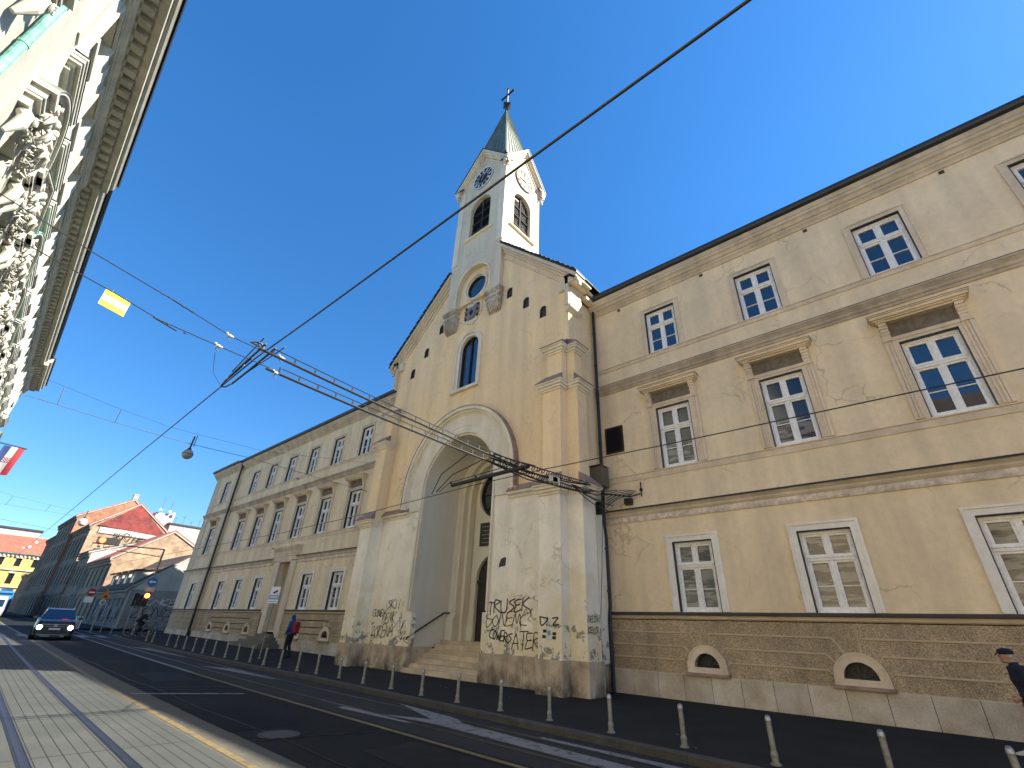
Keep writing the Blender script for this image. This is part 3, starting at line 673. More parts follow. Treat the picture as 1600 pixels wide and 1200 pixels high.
bands(LW, -46.2, LWx1, WY, [(-34.5, -31.0)]); bands(LW, LWx0-.05, -46.2, RY)
eaves(LW, -46.1, LWx1, WY); eaves(LW, LWx0-.35, -46.1, RY)
for k, x in enumerate(lm):
    yy = RY if x < -46 else WY
    place('midg' if k in (0, 2, 5) else 'mid', LW, x, yy, ZM); place('top', LW, x, yy, ZT, alt=(k == 1))
for x in lg: place('gwin', LW, x, RY if x < -46 else WY, ZG)
for xa, xb in ((-52.34, -50.95), (-47.4, -46.25)):
    qn = MB()
    for k in range(33):
        z0 = 2.36+k*.355
        if 4.95 < z0 < 5.4 or 9.95 < z0 < 10.3 or z0 > 13.75: continue
        e = .12 if k % 2 else 0
        qn.box((xa, RY-.035, z0), (xb-e if xa < -50 else xb, RY+.01, z0+.325))
    qn.build('quoin', M['wing_trim'], LW)
rf = MB(); rf.prism([(LWx0-.3, 13.97, 14.66), (LWx0-.3, 26.6, 14.66), (LWx0-.3, 20, 17.4)], (32.6, 0, 0)); rf.build('roof', M['browntile'], LW)
dp = MB(); dp.tube([(-46.05, 14.2, 14.4), (-46.05, 14.2, .35)], .085, 8); dp.build('downpipe', M['pipe'], LW)
# doorway: eared stone frame, deep dark recess, steps
pt = PY(WY); dr = MB()
dr.box((-34.05, WY-.10, .55), (-33.35, WY+.02, 5.2)); dr.box((-31.7, WY-.10, .55), (-31.05, WY+.02, 5.2))
dr.box((-33.35, WY-.13, 5.15), (-33.28, WY+.05, 1.2)); dr.box((-31.77, WY-.13, 5.15), (-31.7, WY+.05, 1.2)); dr.box((-33.35, WY-.13, 5.15), (-31.7, WY+.05, 5.25))
dr.mould(pt, -34.25, -30.85, [(0, 5.25), (-.14, 5.25), (-.14, 5.5), (-.17, 5.52), (-.17, 5.62), (-.2, 5.68), (-.2, 5.8), (-.32, 6.0), (-.34, 6.12), (0, 6.16)])
dw = dr.build('doorway', M['wing_trim'], LW)
dd = MB(); dd.face([pt(-33.3, 1.15, .88), pt(-31.75, 1.15, .88), pt(-31.75, 5.15, .88), pt(-33.3, 5.15, .88)], 0)
for k in range(3): dd.box((-33.2+k*.5, WY+.82, 1.3+.0), (-32.8+k*.5, WY+.88, 4.9), 0)
dd.build('door', M['door'], dw)
st = MB()
for k in range(4): st.box((-34.6+.35*k, WY-1.35+.33*k, 0), (-30.6-.3*k, WY-.08 if k < 3 else WY+.9, .50+.16*k))
st.build('doorstep', mat('worn_step', (.15, .135, .105), .85, var=.2, scale=3), LW)
# little lamp brackets / wire anchors on the left wing
for (x, z, L_, lb) in ((-23.1, 9.95, .6, 'upper iron wire bracket beside the church buttress'), (-24.4, 8.65, .55, 'iron wire bracket beside the window hood nearest the church'), (-34.9, 6.2, .2, 'small bracket on the corner of the doorway cornice of the left wing'), (-33.9, 11.0, .25, 'small bracket below the top-floor windows of the left wing')):
    a = MB(); a.tube([(x, WY, z), (x+L_*.6, WY-L_, z-.05)], .02, 5); a.ball((x+L_*.6, WY-L_, z-.05), .05, 6)
    tag(a.build('wire_bracket', M['black']), lb, 'bracket', 'wire brackets on the left wing')

# ------------------------------------------------------------------ church
XC = -14.33; CY = 12.65; XL, XR = -20.12, -8.52
CH = empty('church', (XC, 14, .17)); tag(CH, 'ochre church front with a clock tower, tall arched portal and graffiti along its base', 'church')
NR, NZ = 2.12, 7.10           # niche arch radius and springing
gab = lambda u: 15.15+(5.95-abs(u-XC))*1.0
# lower zone (whitish plaster) and granite base
def base_and_lower():
    mb = MB(); pt = PY(CY)
    sheet(mb, pt, XL, XR, 1.0, 6.18, [('r', XC-1.94, XC+1.94, .9, 2.2), ('r', XC-2.12, XC+2.12, 2.2, 6.18)])
    for s in (-1, 1):
        a, b = sorted((XC+s*1.94, XC+s*2.12)); a, b = sorted((XC+s*1.943, XC+s*2.13)); y_ = CY+.004; mb.loft([[(a, y_, 1.0), (b, y_, 1.0), (b, CY+.25, 1.0), (a, CY+.25, 1.0)], [(a, y_, 2.05), (b, y_, 2.05), (b, CY+.25, 2.05), (a, CY+.25, 2.05)], [(XC+s*2.09, y_, 2.22), (XC+s*2.13, y_, 2.22), (XC+s*2.13, CY+.25, 2.22), (XC+s*2.09, CY+.25, 2.22)]])
    for x, f in ((XL, -1), (XR, 1)): mb.face([(x, CY, 1), (x, WY+.2, 1), (x, WY+.2, 6.2), (x, CY, 6.2)])
    mb.build('lower_wall', M['lower'], CH)
    for a, b in ((XL+.1, XC-1.94), (XC+1.94, XR-.05)):
        g = MB()
        n = max(1, round((b-a)/.62))
        for k in range(n):
            xa, xb = a+(b-a)*k/n, a+(b-a)*(k+1)/n
            g.box((xa+.006, CY-.05, -.1), (xb-.006, CY+.1, 1.0))
        if a < XC: g.box((XC-2.2, CY+.101, -.1), (XC-2.03, CY+1.3, 1.0)); g.box((XL-.04, CY, -.1), (XL+.3, WY, 1.0))
        else: g.box((XC+2.03, CY+.101, -.1), (XC+2.2, CY+1.0, 1.0)); g.box((XR-.3, CY, -.1), (XR+.04, WY, 1.0))
        g.build('granite_base', M['gran'], CH)
base_and_lower()
# upper ochre wall with gable
sl = [('a', XC+dx*s, .17, z, z+.42) for s in (-1, 1) for dx, z in ((2.46, 15.72), (3.52, 14.60), (4.50, 13.62))]
win = ('a', XC-.05, .62, 11.70, 13.90)
nic = ('a', XC, NR, 6.0, NZ)
ocr = ('c', XC, 17.72, .74)
mb = MB(); holes = sl+[win, nic, ocr]
sheet(mb, PY(CY), XL, XR, 6.18, gab, holes, brk=(XC,))

for x in (XL, XR): mb.face([(x, CY, 6.2), (x, 28, 6.2), (x, 28, 14.9), (x, CY, 15.15)])
mb.face([(XL, 28, 6), (XR, 28, 6), (XR, 28, 14.9), (XC, 28, 20), (XL, 28, 14.9)])
mb.build('wall', M['ochre'], CH)
mb = MB(); mb.face([(XL, 15.9, 0), (XR, 15.9, 0), (XR, 15.9, 14), (XL, 15.9, 14)]); mb.face([(XL+.1, 15.9, 11), (XR-.1, 15.9, 11), (XR-.1, CY+.9, 11), (XL+.1, CY+.9, 11)])
mb.build('inner_wall', M['black'], CH)
s0 = MB()
for h in sl:
    reveal(s0, PY(CY), h, .10, 0); s0.face([PY(CY)(u, z, .10) for u, z in outline(h)], 0)
    ring(s0, PY(CY), h[1], h[4], .17, .21, -.015, .02, n=10, m=1, leg=h[3])
s0.build('slit_window', [M['darkband'], M['tower']], CH)
# arched window over the portal
mb = MB(); pt = PY(CY)
ring(mb, pt, win[1], win[4], .80, .90, -.10, .02, leg=11.62); ring(mb, pt, win[1], win[4], .62, .80, -.03, .02, leg=11.62)
mb.box((win[1]-.98, CY-.16, 11.48), (win[1]+.9, CY+.3, 11.62)); reveal(mb, pt, win, .35)
aw = mb.build('arched_window', M['archw'], CH)
mb = MB(); ring(mb, pt, win[1], win[4], .55, .62, .12, .22, leg=11.62)
mb.box((win[1]-.035, CY+.12, 11.62), (win[1]+.035, CY+.22, 14.48)); mb.box((win[1]-.6, CY+.13, 11.62), (win[1]+.6, CY+.21, 11.70))
mb.build('window_frame', M['black'], aw)
mb = MB(); mb.face([pt(u, z, .19) for u, z in outline(('a', win[1], .60, 11.62, win[4]))]); mb.build('pane', M['glass'], aw)
# oculus behind the tower arch
mb = MB(); ring(mb, pt, XC, 17.72, .74, .86, -.06, .03, 0, 2*pi, 32); ring(mb, pt, XC, 17.72, .69, .745, .03, .2, 0, 2*pi, 32)
oc = mb.build('round_window', M['archw'], CH)
mb = MB(); ring(mb, pt, XC, 17.72, .62, .70, .08, .18, 0, 2*pi, 32); mb.build('window_frame', M['black'], oc)
mb = MB(); mb.face([pt(u, z, .15) for u, z in outline(('c', XC, 17.72, .66))]); mb.build('pane', M['glass'], oc)
# coat of arms
mb = MB(); cx, cz = XC-.03, 16.02
mb.prism([pt(cx+x, cz+z, 0) for x, z in ((-.66, -.42), (-.55, .38), (-.3, .72), (.3, .80), (.62, .5), (.66, -.2), (.3, -.62), (0, -.78), (-.36, -.62))], (0, -.07, 0), 0)
mb.prism([pt(cx+x, cz+z, -.07) for x, z in ((-.52, -.34), (-.5, .32), (.5, .38), (.52, -.2), (.2, -.45), (-.2, -.48))], (0, -.03, 0), 1)
mb.prism([pt(cx+x, cz+z, -.1) for x, z in ((-.30, .2), (.3, .22), (.3, -.15), (.15, -.42), (0, -.52), (-.17, -.42), (-.3, -.15))], (0, -.05, 0), 2)
mb.prism([pt(cx+x, cz+z, -.15) for x, z in ((0, .08), (.16, -.08), (0, -.30), (-.16, -.1))], (0, -.015, 0), 3)
for s in (-1, 1):
    for q in range(5): mb.ball(pt(cx+s*(.42+.06*(q % 2)), cz+.3-.17*q, -.12), .085, 7, 1 if q % 2 else 3, (1, .5, 1))
ring(mb, pt, cx-.18, cz+.48, .07, .12, -.16, -.1, 0, 2*pi, 12, 4); ring(mb, pt, cx+.22, cz+.5, .07, .12, -.16, -.1, 0, 2*pi, 12, 4); mb.ball(pt(cx, cz+.36, -.12), .09, 8, 4, (1.5, .6, .8))
mb.build('coat_of_arms', [M['archw'], M['captile'], M['bollard'], M['ink'], M['signw']], CH)
# archivolt of the portal
mb = MB()
ring(mb, pt, XC, NZ, 2.2, 3.10, -.06, .05, leg=6.18, n=44)
ring(mb, pt, XC, NZ, 2.50, 2.54, -.075, .0, leg=6.2, n=44)
mb.build('portal_arch', M['archw'], CH)
mb = MB()
ring(mb, pt, XC, NZ, 3.12, 3.22, -.16, .05, leg=6.30, n=44, m=0); ring(mb, pt, XC, NZ, 3.22, 3.36, -.27, .05, leg=6.30, n=44, m=0); ring(mb, pt, XC, NZ, 3.06, 3.12, -.10, .05, leg=6.2, n=44, m=0)
ring(mb, pt, XC, NZ, 3.361, 3.40, -.285, .06, leg=6.42, n=44, m=1)
mb.build('hood_moulding', [M['archw'], M['captile']], CH)
mb = MB()
for r0, r1, d0, d1 in ((2.17, 2.24, -.10, .12), (2.085, 2.165, -.03, .2)): ring(mb, pt, XC, NZ, r0, r1, d0, d1, leg=2.25, n=44)
for s in (-1, 1):
    a, b = sorted((XC+s*2.02, XC+s*2.10)); 
mb.build('edge_moulding', M['archw'], CH)
mb = MB()          # pale jamb band under the arch, flush with the lower wall
for s in (-1, 1):
    a, b = sorted((XC+s*2.18, XC+s*3.08)); mb = MB(); mb.box((a, CY-.006, 2.2), (b, CY+.04, 6.17)); mb.build('jamb_band', M['lower'], CH)
# ledges left and right of the portal arch
mb = MB()
for x0, x1 in ((XL-.02, XC-3.02), (XC+2.98, XR+.02)):
    mb = MB(); mb.mould(PY(CY), x0, x1, [(0, 5.98), (-.04, 5.98), (-.06, 6.06), (-.16, 6.12), (-.16, 6.2), (0, 6.2)], 0)
    mb.mould(PY(CY), x0-.02, x1+.02, [(0, 6.2), (-.19, 6.2), (-.19, 6.23), (0, 6.46)], 1)
    mb.build('ledge', [M['archw'], M['captile']], CH)
# niche: side walls, barrel vault
mb = MB(); NR2 = 2.06; DB = 14.7
o = outline(('a', XC, NR2+.04, 1.0, NZ), 44)[1:]+[(XC-NR2-.04, 1.0)]
for a, b in zip(o, o[1:]): mb.face([(a[0], CY, a[1]), (b[0], CY, b[1]), (b[0], DB, b[1]), (a[0], DB, a[1])])
mb.build('niche', M['niche'], CH)
mb = MB(); pb = PY(DB)
for r0, r1, d0, d1, lg_ in ((1.70, 2.12, 0, .3, 1.2), (1.62, 1.72, -.05, .25, 2.25), (1.44, 1.66, .22, .5, 1.2), (1.38, 1.46, .17, .45, 2.25), (1.86, 1.90, -.035, .02, 2.25)):
    ring(mb, pb, XC, NZ+.1, r0, r1, d0, d1, leg=lg_, n=36)
for s in (-1, 1):
    a, b = sorted((XC+s*1.60, XC+s*2.05)); mb.loft([[(a, DB-.16, 1.2), (b, DB-.16, 1.2), (b, DB+.2, 1.2), (a, DB+.2, 1.2)], [(a, DB-.16, 2.0), (b, DB-.16, 2.0), (b, DB+.2, 2.0), (a, DB+.2, 2.0)], [(a, DB-.02, 2.27), (b, DB-.02, 2.27), (b, DB+.2, 2.27), (a, DB+.2, 2.27)]])
door = ('a', XC, 1.04, 1.25, 3.55); oc2 = ('c', XC, 7.25, 1.12)
pd = PY(15.2); sheet(mb, pd, XC-1.6, XC+1.6, 1.2, 9.3, [door, oc2]); reveal(mb, pd, door, .14); reveal(mb, pd, oc2, .14)
ring(mb, pd, XC, 7.25, 1.13, 1.26, -.05, .02, 0, 2*pi, 36); ring(mb, pd, XC, 3.55, 1.05, 1.12, -.03, .02, leg=1.25)
mb.build('portal', M['portal'], CH)
mb = MB(); mb.face([pd(u, z, .13) for u, z in outline(door)], 0)
mb.box((XC-.05, 15.25, 1.25), (XC+.05, 15.34, 3.5)); mb.box((XC-1.04, 15.25, 3.42), (XC+1.04, 15.34, 3.56))
for s in (-1, 1):
    for z0, z1 in ((1.4, 2.1), (2.2, 3.3)):
        a, b = sorted((XC+s*.15, XC+s*.78)); mb.box((a, 15.28, z0), (b, 15.325, z1))
for k in range(9): t = pi*(k+.5)/9; mb.tube([pd(XC+.1*cos(t), 3.56+.1*sin(t), .1), pd(XC+1.0*cos(t), 3.56+1.0*sin(t), .1)], .018, 5)
dr_ = mb.build('door', M['door'], CH)
mb = MB(); mb.tube([(XC+.12, 15.29, 2.05), (XC+.12, 15.22, 2.1), (XC+.12, 15.22, 2.25), (XC+.12, 15.29, 2.3)], .015, 6); mb.build('handle', M['gold'], dr_)
mb = MB(); mb.face([pd(u, z, .13) for u, z in outline(oc2)], 0); ring(mb, pd, XC, 7.25, 1.03, 1.115, .05, .12, 0, 2*pi, 32, 1); ring(mb, pd, XC, 7.25, .36, .41, .07, .12, 0, 2*pi, 20, 1)
for k in range(8): t = pi*k/4; mb.tube([pd(XC+.38*cos(t), 7.25+.38*sin(t), .1), pd(XC+1.05*cos(t), 7.25+1.05*sin(t), .1)], .022, 5, 1)
mb.build('round_window', [M['glass'], M['black']], CH)
mb = MB(); mb.box((XC-.95, 15.14, 4.95), (XC+.95, 15.2, 5.95), 0)
for k in range(5): mb.box((XC-.8+.06*(k % 2), 15.132, 5.75-k*.17), (XC+.8-.1*(k % 3), 15.139, 5.79-k*.17), 1)
mb.build('plaque', [M['kerb'], M['bollard']], CH)
# steps
mb = MB()
for k in range(7):
    y0 = 12.56+.305*k; z1 = .17+.155*(k+1)
    n = 3
    for q in range(n):
        xa = XC-2.05+4.02*q/n+(.33 if k % 2 and q else 0); xb = XC-2.05+4.02*(q+1)/n+(.33 if k % 2 and q < n-1 else 0)
        mb.box((xa+.003, y0, z1-.155 if k else 0), (xb-.003, DB+.8, z1-.006), 0)
        mb.box((xa+.003, y0-.015, z1-.035), (xb-.003, y0+.3, z1), 0)
mb.build('steps', M['step'], CH)
mb = MB(); mb.tube([(XC-1.97, 12.55, 1.28), (XC-1.97, 14.35, 2.24), (XC-1.97, 14.85, 2.26)], .032, 8)
for y, z in ((12.6, 1.3), (13.5, 1.78), (14.3, 2.2), (14.8, 2.26)): mb.tube([(XC-1.97, y, z), (XC-2.0, y, z-.06), (XC-2.1, y, z-.06)], .012, 5)
mb.build('handrail', M['black'], CH)
# corner buttresses with capped set-offs
def cap(mb, a, b, z, dirv, pr):
    """a,b: ends along the wall on the outer face, dirv outward, pr projection: mouldings below, sloping tiles on top"""
    a = Vector(a); b = Vector(b); t = (b-a).normalized(); dv = Vector(dirv)
    for p, z0, z1, e in ((.05, -.34, -.26, .02), (.10, -.26, -.16, .07), (.17, -.16, -.06, .13), (.22, -.06, .0, .17)):
        P = [a-t*e-dv*.35, b+t*e-dv*.35, b+t*e+dv*p, a-t*e+dv*p]
        mb.loft([[q+Vector((0, 0, z+z0)) for q in P], [q+Vector((0, 0, z+z1)) for q in P]], 0)
    e = .2; P = [a-t*e+dv*.25, b+t*e+dv*.25]
    mb.loft([[P[0]+Vector((0, 0, z)), P[0]+Vector((0, 0, z+.03)), a-dv*pr+Vector((0, 0, z+.42)), a-dv*pr+Vector((0, 0, z))],
             [P[1]+Vector((0, 0, z)), P[1]+Vector((0, 0, z+.03)), b-dv*pr+Vector((0, 0, z+.42)), b-dv*pr+Vector((0, 0, z))]], 1)
for s in (-1, 1):
    lo = MB(); up = MB(); caps = []
    gr = MB()
    X = lambda d: XC+s*d
    def bx(mbb, d0, d1, y0, y1, z0, z1): mbb.box((X(d0), y0, z0), (X(d1), y1, z1))
    bx(lo, 4.90, 5.75, 12.0, 12.64, 1.0, 5.95); bx(lo, 5.74, 6.33, 12.42, 13.15, 1.0, 5.95)
    bx(up, 4.95, 5.74, 12.10, 12.64, 5.95, 9.75); bx(up, 5.74, 6.20, 12.50, 13.08, 5.95, 9.75)
    bx(up, 5.02, 5.72, 12.25, 12.64, 9.75, 11.45); bx(up, 5.74, 6.08, 12.56, 13.02, 9.75, 11.45)
    bx(gr, 4.85, 5.32, 11.95, 12.64, -.1, 1.0); bx(gr, 5.325, 5.79, 11.955, 12.64, -.1, 1.0); bx(gr, 5.74, 6.38, 12.37, 12.8, -.1, 1.0); bx(gr, 5.745, 6.375, 12.805, 13.2, -.1, 1.0)
    bx(lo, 5.74, 5.95, 13.2, 14.4, .9, 5.6)
    dv = Vector((s, 0, 0))
    for z, f, sd in ((5.98, (4.90, 5.75, 12.0, .1), (12.42, 13.15, 6.33, .13)), (9.86, (4.95, 5.74, 12.10, .15), (12.50, 13.08, 6.20, .12)), (11.52, (5.02, 5.72, 12.25, .40), (12.56, 13.02, 6.08, .34))):
        c1 = MB(); cap(c1, (X(f[0]), f[2], 0), (X(f[1]), f[2], 0), z, (0, -1, 0), f[3]); c2 = MB(); cap(c2, (X(sd[2]), sd[0], 0), (X(sd[2]), sd[1], 0), z, dv, sd[3]); caps.extend((c1, c2))
    bt = lo.build('buttress', M['lower'], CH); up.build('buttress_shaft', M['ochre'], bt); [c_.build('buttress_cap', [M['archw'], M['captile']], bt) for c_ in caps]; gr.build('granite_base', M['gran'], bt)
    kn = MB(); bx(kn, 5.78, 5.95, 12.45, 13.45, 13.55, 15.1); 
    kn.loft([[(X(5.78), y, 13.25), (X(5.80), y, 13.25), (X(6.0), y, 13.45), (X(6.04), y, 13.56), (X(5.78), y, 13.56)] for y in (12.5, 13.4)])
    kn.build('kneeler', M['tower'], CH)
# gable verge mouldings and slate
mb = MB()
for s in (-1, 1):
    P0 = Vector((XC+s*6.45, 0, gab(XC+6.45))); P1 = Vector((XC+s*1.9, 0, gab(XC+1.9)))
    def bar(y0, y1, z0, z1, m, ex=0):
        mb.loft([[p+Vector((0, y0, z0)), p+Vector((0, y1, z0)), p+Vector((0, y1, z1)), p+Vector((0, y0, z1))] for p in (P0+Vector((s*ex, 0, -ex)), P1)], m)
    bar(CY-.06, CY+.05, -.62, -.50, 0, -.5); bar(CY-.10, CY+.05, -.28, -.12, 0); bar(CY-.2, CY+.1, -.12, .0, 0); bar(CY-.33, CY+.3, .0, .2, 0); bar(CY-.38, CY+.3, .2, .26, 1, .05)
    # roof slope behind
    A = [(XC+s*6.5, CY-.36, gab(XC+6.5)+.27), (XC+s*6.5, 28.3, gab(XC+6.5)+.27), (XC, 28.3, gab(XC)+.27), (XC, CY+3, gab(XC)+.27), (XC+s*1.9, CY+3, gab(XC+1.9)+.27), (XC+s*1.9, CY-.36, gab(XC+1.9)+.27)]
    mb.prism(A, (0, 0, .05), 2)
    d = (P1-P0); n = int(d.length/.34)
    for k in range(n):
        p = P0+d*(k/n); q = P0+d*((k+1)/n)
        for y in (CY-.42, CY-.1):
            e = R_.uniform(-.02, .03)
            mb.loft([[v+Vector((0, y, .30+h+e)), v+Vector((0, y+.33, .30+h+e)), v+Vector((0, y+.33, .335+h+e)), v+Vector((0, y, .335+h+e))] for v, h in ((p, .05), (q, -.02))], 2)
    # side eaves return
    x0 = XC+s*5.8; zz = 14.62
    for e, z0, z1 in ((.08, -.25, -.12), (.2, -.12, .0), (.42, .0, .12), (.62, .12, .3)):
        a, b = sorted((x0, x0+s*e)); mb.box((a, CY+.051 if e < .3 else CY-.2, zz+z0), (b, 14.45 if e < .3 else 13.55, zz+z1), 0)
    a, b = sorted((x0, x0+s*.68)); mb.box((a, CY-.3, zz+.3), (b, 13.6, zz+.35), 1)
    a, b = sorted((x0, x0+s*.35)); mb.box((a, 13.56, zz-.25), (b, 14.45, zz-.05), 0)
    mb.tube([(x0+s*.38, 13.5, zz+.12), (x0+s*.38, 14.6, zz+.08)], .09, 8, 0)
    a, b = sorted((x0-s*.4, x0+s*.1)); mb.box((a, CY-.14, 14.42), (b, CY+.1, 14.9), 0)
mb.build('roof', [M['tower'], M['roofdark'], M['tile']], CH)

# tower -------------------------------------------------------------
TX0, TX1, TY0, TY1 = XC-1.93, XC+1.93, 12.40, 15.47
mb = MB(); f = PY(TY0)
bw = ('a', XC+.0, .80, 21.35, 23.65); ob = ('a', XC, 1.20, 16.55, 17.75)
def twf(u): return 26.2+ (1.93-abs(u-XC))*1.15
sheet(mb, f, TX0, TX1, 16.55, twf, [ob, bw], brk=(XC,))
reveal(mb, f, ob, .24); reveal(mb, f, bw, .26)
TYc = (TY0+TY1)/2
bw2 = ('a', TYc-.0, .74, 21.35, 23.65); twr = lambda u: 26.2+(1.535-abs(u-TYc))*1.35
sheet(mb, PX(TX1), TY0, TY1, 16.55, twr, [bw2], brk=(TYc,)); reveal(mb, PX(TX1), bw2, .26)
sheet(mb, lambda u, z, d: (TX0+d, u, z), TY0, TY1, 16.55, twr, [], brk=(TYc,)); sheet(mb, lambda u, z, d: (u, TY1-d, z), TX0, TX1, 16.55, twf, [], brk=(XC,))
mb.face([(TX0, TY0, 16.55), (XC-1.2, TY0, 16.55), (XC-1.2, CY, 16.55), (TX0, CY, 16.55)]); mb.face([(TX1, TY0, 16.55), (XC+1.2, TY0, 16.55), (XC+1.2, CY, 16.55), (TX1, CY, 16.55)])
TW = mb.build('tower', M['tower'], CH)
mb = MB()
for a in ((TX0-.0, TX0+.42), (TX1-.42, TX1)): mb.box((a[0]-.012, TY0-.05, 19.85), (a[1]+.012, TY0+.03, 26.0))
ring(mb, f, XC, 17.75, 1.20, 1.30, -.05, .03, leg=16.9); ring(mb, f, XC, 17.75, 1.38, 1.42, -.03, .02, leg=17.3)
for (fn, uc) in ((f, XC+.02), (PX(TX1), TYc-.02)):
    mb.loft([[fn(uc-1.06, z, d) for d, z in ((0, 21.20), (-.12, 21.22), (-.16, 21.30), (.1, 21.34))], [fn(uc+1.06, z, d) for d, z in ((0, 21.20), (-.12, 21.22), (-.16, 21.30), (.1, 21.34))]])
mb.build('tower_trim', M['archw'], TW)
for fn, h in ((f, bw), (PX(TX1), bw2)):
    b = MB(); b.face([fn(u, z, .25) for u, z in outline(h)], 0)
    uc, r = h[1], h[2]
    for z in (21.95, 22.65, 23.35): b.loft([[fn(uc-r, z, .17), fn(uc-r, z+.05, .17), fn(uc-r, z+.05, .24), fn(uc-r, z, .24)], [fn(uc+r, z, .17), fn(uc+r, z+.05, .17), fn(uc+r, z+.05, .24), fn(uc+r, z, .24)]], 1)
    b.loft([[fn(uc-.03, 21.35, .165), fn(uc+.03, 21.35, .165), fn(uc+.03, 21.35, .24), fn(uc-.03, 21.35, .24)], [fn(uc-.03, 24.4, .165), fn(uc+.03, 24.4, .165), fn(uc+.03, 24.4, .24), fn(uc-.03, 24.4, .24)]], 1)
    for k in range(24):
        z = 21.4+k*.112
        if z < 24.0:
            q = sqrt(max(.01, r*r-max(0, z+.07-23.65)**2)); b.face([fn(uc-q, z, .20), fn(uc+q, z, .20), fn(uc+q, z+.07, .235), fn(uc-q, z+.07, .235)], 2)
    b.build('belfry_window', [M['black'], M['kerb'], M['door']], TW)
# clocks
ROM = ['XII', 'I', 'II', 'III', 'IIII', 'V', 'VI', 'VII', 'VIII', 'IX', 'X', 'XI']
def clock(fn, uc, zc, r, face, num, name, lab, hh, mm, thin=False):
    b = MB(); n = 40
    b.loft([[fn(uc+q*cos(2*pi*k/n), zc+q*sin(2*pi*k/n), d) for k in range(n)] for q, d in ((r, .0), (r, -.05), (r*.97, -.06))], 0)
    b.face([fn(uc+r*.97*cos(2*pi*k/n), zc+r*.97*sin(2*pi*k/n), -.061) for k in range(n)], 0)
    ring(b, fn, uc, zc, r*.95, r*1.02, -.08, -.03, 0, 2*pi, n, 1); ring(b, fn, uc, zc, r*.52, r*.545, -.07, -.06, 0, 2*pi, n, 1)
    def stroke(a, r0, r1, off0, off1, wd):
        ca, sa = sin(a), cos(a); p0 = (uc+r0*ca+off0*sa, zc+r0*sa-off0*ca); p1 = (uc+r1*ca+off1*sa, zc+r1*sa-off1*ca)
        wx, wz = sa*wd, -ca*wd
        b.face([fn(p0[0]-wx, p0[1]-wz, -.072), fn(p0[0]+wx, p0[1]+wz, -.072), fn(p1[0]+wx, p1[1]+wz, -.072), fn(p1[0]-wx, p1[1]-wz, -.072)], 1)
    for k, t in enumerate(ROM):
        a = 2*pi*k/12; wdt = {'I': .05, 'V': .10, 'X': .10}; tot = sum(wdt[c] for c in t)*r/.75*.62; x = -tot/2
        for c in t:
            cw = wdt[c]*r/.75*.62
            if c == 'I': stroke(a, r*.60, r*.90, x+cw/2, x+cw/2, .017*r/.75)
            if c == 'V': stroke(a, r*.60, r*.90, x+cw/2, x+.01, .015*r/.75); stroke(a, r*.60, r*.90, x+cw/2, x+cw-.01, .012*r/.75)
            if c == 'X': stroke(a, r*.60, r*.90, x+.01, x+cw-.01, .015*r/.75); stroke(a, r*.60, r*.90, x+cw-.01, x+.01, .012*r/.75)
            x += cw
    ck = b.build(name, [face, num], TW); tag(ck, lab)
    h = MB()
    def hand(a, L_, wd):
        ca, sa = sin(a), cos(a)
        P = [(uc-ca*.15-sa*wd, zc-sa*.15+ca*wd), (uc-ca*.15+sa*wd, zc-sa*.15-ca*wd), (uc+ca*L_*.8+sa*wd*1.4, zc+sa*L_*.8-ca*wd*1.4), (uc+ca*L_, zc+sa*L_), (uc+ca*L_*.8-sa*wd*1.4, zc+sa*L_*.8+ca*wd*1.4)]
        h.loft([[fn(*p, -.085) for p in P], [fn(*p, -.095) for p in P]])
    hand(2*pi*hh/12, r*.55, .035); hand(2*pi*mm/60, r*.86, .025)
    h.build('hands', M['signw'] if not thin else M['black'], ck)
clock(f, XC, 26.08, .80, M['ink'], M['signw'], 'clock', 'black clock face with white numerals on the street side', 1.2, 7)
clock(PX(TX1), TYc+.0, 25.72, .74, mat('cream_clock_face', (.17, .135, .075), .6, var=.1, scale=8), mat('gilt_numerals', (.045, .02, .003), .7), 'clock', 'cream clock face with gilt numerals on the sunlit side', 9.2, 15, True)
# tower gables: raking cornices with dark edge, roofs behind
mb = MB(); OV = .30
def rake(P0, P1, out):
    o = Vector(out)
    for p0, p1, z0, z1, m in ((-.02, .06, -.50, -.42, 0), (-.02, .10, -.30, -.16, 0), (-.02, .20, -.16, .02, 0), (-.05, OV, .02, .20, 0), (-.3, OV+.04, .20, .27, 1)):
        mb.loft([[P+o*p0+Vector((0, 0, z0)), P+o*p1+Vector((0, 0, z0)), P+o*p1+Vector((0, 0, z1)), P+o*p0+Vector((0, 0, z1))] for P in (P0, P1)], m)
E1 = 26.2+1.93*1.15; e = .28
for y, o in ((TY0, (0, -1, 0)), (TY1, (0, 1, 0))):
    for s in (-1, 1): rake(Vector((XC+s*(1.93+e), y, 26.2-e*1.15)), Vector((XC, y, E1)), o)
E2 = 26.2+1.535*1.35
for x, o in ((TX1, (1, 0, 0)), (TX0, (-1, 0, 0))):
    for s in (-1, 1): rake(Vector((x, TYc+s*(1.535+e), 26.2-e*1.35)), Vector((x, TYc, E2)), o)
# gable roofs
for s in (-1, 1):
    mb.face([(XC+s*1.9, TY0+.01, 26.23+.2), (XC+s*1.9, TY1-.01, 26.23+.2), (XC, TY1-.01, E1+.2), (XC, TY0+.01, E1+.2)], 1)
    mb.face([(TX0+.01, TYc+s*1.52, 26.22+.2), (TX1-.01, TYc+s*1.52, 26.22+.2), (TX1-.01, TYc, E2+.2), (TX0+.01, TYc, E2+.2)], 1)
mb.build('gable_cornice', [M['archw'], M['roofdark']], TW)
